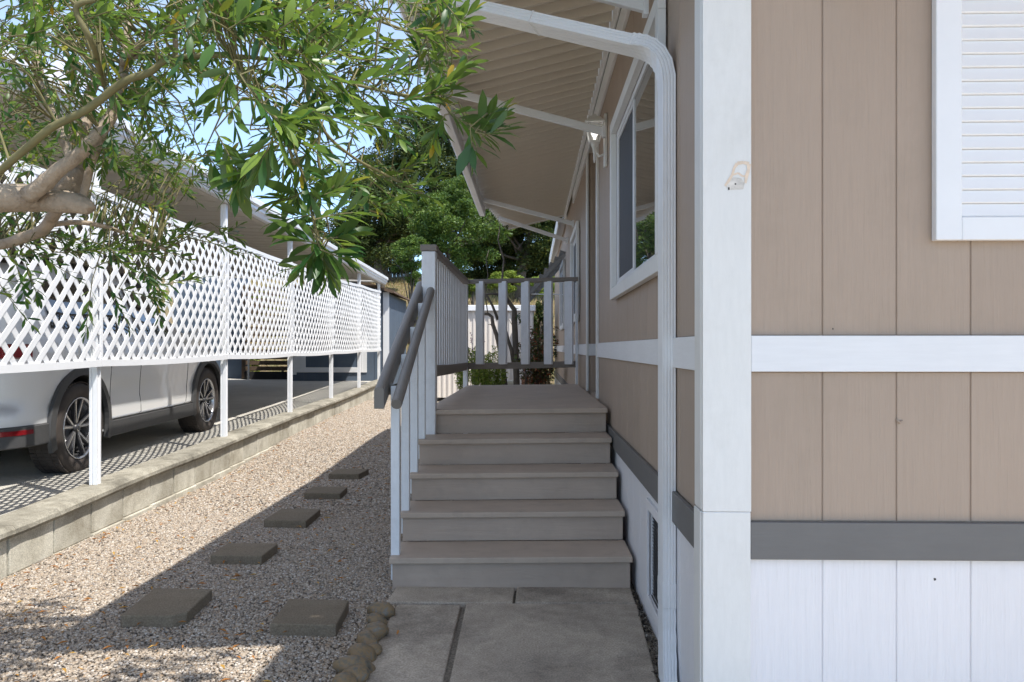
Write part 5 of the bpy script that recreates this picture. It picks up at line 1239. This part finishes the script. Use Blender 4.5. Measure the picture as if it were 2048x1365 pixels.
sub([(640, 250, 1.75, 3), (640, 340, 1.75, 3), (690, 400, 1.8, 2.5), (768, 430, 1.85, 2)], M_twig, 7)
sub([(590, 300, 1.55, 3), (615, 380, 1.55, 3), (628, 450, 1.55, 2.5), (645, 512, 1.52, 2.5)], M_twig, 7)
sub([(880, 200, 1.85, 2.5), (920, 245, 1.75, 2.5), (972, 268, 1.7, 2)], M_twig, 7)
sub([(680, 10, 1.9, 3), (780, 50, 2.0, 3), (860, 75, 2.0, 2.5), (920, 55, 2.0, 2)], M_twig, 7)

LT = np.array([(0, 0, 0), (-.065, .22, .015), (0, .24, 0), (.065, .22, .015), (-.13, .52, .022), (0, .54, 0), (.13, .52, .022), (-.095, .8, .01), (0, .82, -.015), (.095, .8, .01), (0, 1, -.05)])
LF = [(0, 2, 1), (0, 3, 2), (1, 2, 5, 4), (2, 3, 6, 5), (4, 5, 8, 7), (5, 6, 9, 8), (7, 8, 10), (8, 9, 10)]
leafmesh = []
for k in range(4):
    me = bpy.data.meshes.new('leaf'); c_ = (-0.10, 0.02, 0.10, 0.2)[k]
    me.from_pydata([(x*(0.9+0.12*k), y, z-c_*y*y) for x, y, z in LT], [], LF); me.shade_smooth(); me.materials.append(M_oleafo); leafmesh.append(me)
leaves = []   # (origin, dir, normal, length)
twigs = MB()
def sprig(a, b, n, ll, bend=0.0, spread=0.9, tip=True, up=0.0):
    """a, b: 3-D ends; n leaf pairs"""
    d = (b-a); L = d.length; d.normalize(); sd = d.cross(Vector((0, 0, 1)));
    if sd.length < .1: sd = d.cross(Vector((1, 0, 0)))
    sd.normalize(); upv = sd.cross(d)
    def pt(t): return a.lerp(b, t)+Vector((0, 0, 1))*(-bend*4*t*(1-t)*L)
    twigs.tube([pt(t) for t in (0, .33, .66, 1)], [0.0016, 0.0014, 0.0012, 0.0008], 5, cap=False)
    ph = random.uniform(0, PI)
    for i in range(n):
        t = (i+1)/(n+0.3); p = pt(min(1, t)); ang = ph+(PI/2 if i % 2 else 0)+random.uniform(-.3, .3)
        for s_ in (1, -1):
            lat = sd*math.cos(ang)*s_+upv*math.sin(ang)*s_
            sp_ = spread*random.uniform(.65, 1.25)*(1.0-0.35*t)
            dr_ = (d*1.0+lat*sp_+Vector((0, 0, up))+Vector((random.gauss(0, .12), random.gauss(0, .12), random.gauss(0, .12)))).normalized()
            nn = (Vector((random.gauss(0, .45), random.gauss(0, .45), 1.0))+lat*-0.5)
            leaves.append((p, dr_, nn, ll*random.uniform(.65, 1.15)*(1-0.25*max(0, t-.7)/.3)))
    if tip: leaves.append((b, d, Vector((random.gauss(0, .4), random.gauss(0, .4), 1)), ll*.8))
def link(p, rmax=0.9):
    q = min(BR, key=lambda s_: (s_[0]-p).length)
    a = q[0]; m_ = a.lerp(p, .5)+Vector((random.uniform(-.02, .02), random.uniform(-.02, .02), 0.03)); L = (a-p).length
    if L > 0.02: twigs.tube([a, m_, p], [min(0.0035, q[1]*.5), 0.0020, 0.0013], 5, cap=False)
def S(x0, y0, x1, y1, Z, n=7, ll=.062, Z1=None, **kw):
    a, b = PX(x0, y0, Z), PX(x1, y1, Z if Z1 is None else Z1); link(a); sprig(a, b, n, ll, **kw)
near = [(425, 40, 470, 250, 1.5, 9), (440, 20, 520, 10, 1.5, 5), (455, 60, 500, 30, 1.45, 5), (480, 150, 560, 245, 1.45, 8), (470, 120, 430, 200, 1.5, 6), (545, 235, 560, 245, 1.42, 6), (500, 260, 600, 240, 1.45, 6), (550, 250, 640, 300, 1.48, 7), (560, 250, 520, 330, 1.45, 6), (520, 300, 480, 365, 1.48, 6),
        (590, 100, 690, 190, 1.6, 8), (620, 170, 720, 240, 1.6, 7), (640, 180, 600, 260, 1.6, 6), (690, 180, 760, 260, 1.65, 7), (700, 170, 800, 150, 1.7, 7), (640, 120, 720, 60, 1.65, 6), (760, 190, 860, 230, 1.7, 8), (800, 200, 900, 190, 1.75, 7), (850, 190, 920, 135, 1.75, 6), (730, 200, 800, 280, 1.7, 6),
        (890, 215, 960, 262, 1.6, 8), (950, 262, 985, 225, 1.58, 5), (950, 265, 1000, 262, 1.6, 5), (940, 255, 945, 300, 1.6, 5), (890, 230, 870, 270, 1.65, 5),
        (880, 70, 935, 30, 1.8, 6), (800, 60, 890, 75, 1.9, 8), (850, 70, 880, 20, 1.85, 5),
        (700, 310, 860, 396, 1.9, 14, .05), (660, 300, 768, 428, 1.85, 12, .05), (780, 350, 850, 320, 1.9, 7, .05), (800, 370, 880, 350, 1.9, 7, .05), (720, 400, 800, 400, 1.85, 7, .05),
        (590, 320, 620, 390, 1.55, 7), (610, 380, 560, 400, 1.55, 6), (615, 400, 690, 370, 1.52, 7), (628, 440, 720, 425, 1.5, 7), (625, 430, 570, 440, 1.52, 6), (635, 470, 645, 515, 1.5, 7), (640, 490, 600, 540, 1.5, 5), (642, 500, 690, 520, 1.5, 5), (640, 480, 700, 470, 1.5, 5), (640, 490, 590, 480, 1.5, 5), (645, 505, 655, 545, 1.5, 4),
        (545, 290, 500, 330, 1.5, 6), (430, 260, 480, 350, 1.5, 7), (470, 330, 470, 380, 1.5, 5), (410, 300, 440, 340, 1.6, 5), (640, 270, 590, 330, 1.7, 6), (690, 320, 640, 390, 1.75, 7)]
for q in near:
    S(q[0], q[1], q[2], q[3], q[4]*random.uniform(.98, 1.05), q[5], q[6] if len(q) > 6 else .068, bend=random.uniform(-.05, .12), up=0.15)
    if len(q) == 6: S(q[0]+random.uniform(-25, 25), q[1]+random.uniform(-25, 25), q[2]+random.uniform(-35, 35), q[3]+random.uniform(-35, 35), q[4]*1.12, q[5], .052, bend=.05) if random.random() < .6 else None
regs = [(-60, -60, 440, 110, 125, 1.6, 2.5, .045), (-60, 90, 330, 210, 64, 1.9, 2.7, .043), (-60, 200, 230, 300, 36, 2.1, 2.8, .042), (400, -60, 640, 90, 44, 1.5, 2.1, .048), (400, 60, 620, 220, 9, 1.5, 1.9, .05), (600, -50, 860, 110, 38, 1.7, 2.3, .043), (560, 90, 840, 230, 18, 1.7, 2.2, .045),
        (230, 200, 410, 300, 9, 2.4, 3.0, .045), (190, 290, 400, 410, 38, 2.5, 3.0, .046), (-40, 300, 200, 380, 16, 2.5, 3.0, .048), (-40, 420, 330, 520, 38, 2.45, 2.9, .05), (-40, 520, 60, 610, 4, 2.6, 2.8, .05), (180, 520, 310, 590, 10, 2.5, 2.8, .05), (330, 440, 440, 500, 5, 2.6, 2.8, .045), (580, 200, 800, 380, 14, 2.1, 2.6, .045)]
for (x0, y0, x1, y1, cnt, Z0, Z1, ll) in regs:
    for i in range(cnt):
        x, y, Z = random.uniform(x0, x1), random.uniform(y0, y1), random.uniform(Z0, Z1); a = PX(x, y, Z); link(a)
        an = random.gauss(0.15, 0.8); L = random.uniform(.10, .20); d = Vector((math.cos(an), random.uniform(-.5, .5), -math.sin(an)*0.9)).normalized()
        sprig(a, a+d*L, random.randint(5, 9), ll, bend=random.uniform(-.05, .12), up=random.uniform(-.1, .25))
# canopy outside the frame, above and left: it throws the dappled shade on the gravel
for i in range(46):
    a = Vector((random.uniform(-2.3, -0.95), random.uniform(1.0, 2.5), random.uniform(2.1, 3.1)))
    px_ = 1024+a.x/a.y*1600; py_ = 696-(a.z-CAMH)/a.y*1600
    if px_ > 0 and py_ > -20: continue
    if min((s_[0]-a).length for s_ in BR) > 0.55: continue
    link(a); d = Vector((random.uniform(-1, 1), random.uniform(-1, 1), random.uniform(-.6, .5))).normalized(); sprig(a, a+d*.18, 7, .055)
ol.part('twigs', twigs, M_twig, smooth=True)
# the leaves that show largest are pieces of their own, the rest one mass
cp_ = Vector((0, 0, CAMH))
def vis(l):
    p = l[0]; px_ = 1024+p.x/p.y*1600; py_ = 696-(p.z-CAMH)/p.y*1600
    return (0 < px_ < 2048 and 0 < py_ < 1365, l[3]/p.y)
leaves.sort(key=lambda l: (vis(l)[0], vis(l)[1]), reverse=True)
def frame(l):
    p, d, nn, L = l; y = d.normalized(); x = y.cross(nn);
    if x.length < 1e-3: x = y.cross(Vector((1, 0, 0)))
    x.normalize(); z = x.cross(y); return x, y, z
for k, l in enumerate(leaves[:296]):
    x, y, z = frame(l); L = l[3]; ob = bpy.data.objects.new('leaf', random.choice(leafmesh)); COL.objects.link(ob); ob.parent = ol.e
    M_ = Matrix(((x.x*L, y.x*L, z.x*L, l[0].x-ol.o.x), (x.y*L, y.y*L, z.y*L, l[0].y-ol.o.y), (x.z*L, y.z*L, z.z*L, l[0].z-ol.o.z), (0, 0, 0, 1))); ob.matrix_local = M_
V = []; F = []; nv = 0
for l in leaves[296:]:
    x, y, z = frame(l); Rm = np.array([x, y, z])*l[3]; T_ = LT.copy(); T_[:, 2] -= random.uniform(-.12, .22)*T_[:, 1]**2
    V.append(T_@Rm+np.array(l[0])-np.array(ol.o)); F += [tuple(i+nv for i in f) for f in LF]; nv += len(LT)
me = bpy.data.meshes.new('foliage'); me.from_pydata(np.concatenate(V).tolist(), [], F); me.shade_smooth(); me.materials.append(M_oleaf)
ob = bpy.data.objects.new('foliage', me); COL.objects.link(ob); ob.parent = ol.e; ob['kind'] = 'stuff'
print('leaves', len(leaves))

# fallen leaves on gravel and patio
mb = MB()
def fallen(P, L):
    a_ = random.uniform(0, 2*PI); d = Vector((math.cos(a_), math.sin(a_), random.uniform(-.1, .25))).normalized(); w_ = d.cross(Vector((0, 0, 1))).normalized()*L*0.13; P = P+Vector((0, 0, 0.008))
    c = P+Vector((0, 0, L*.12)); mb.add([P-d*L/2, c-w_, P+d*L/2, c+w_], [(0, 1, 2), (0, 2, 3)])
for i in range(620):
    y = 2.4+random.random()**1.4*8; x = random.uniform(-2.45, -0.8+0*y); fallen(C(x, y, zgrav(y, x)+0.006), random.uniform(.025, .05))
for i in range(60):
    y = random.uniform(3.5, 13); fallen(C(-2.45+random.uniform(0, .08), y, zgrav(y, -2.45)+.01), random.uniform(.03, .05))
solo('fallen_leaves', mb, M_dry, kind='stuff')
p = PX(798, 1272, 3.2); p.z = -0.002; mb = MB(); L = .05
q0 = Vector((p.x, 1600*CAMH/(1272-696), 0.004)); mb.add([q0, q0+Vector((.006, .012, .006)), q0+Vector((.004, .03, .008)), q0+Vector((-.006, .04, .004)), q0+Vector((-.004, .025, .004)), q0+Vector((-.004, .010, .003))], [(0, 1, 2, 5), (2, 3, 4, 5)])
solo('fallen_leaf', mb, M_dry, 'single curled orange leaf lying on the left patio slab', 'leaf')
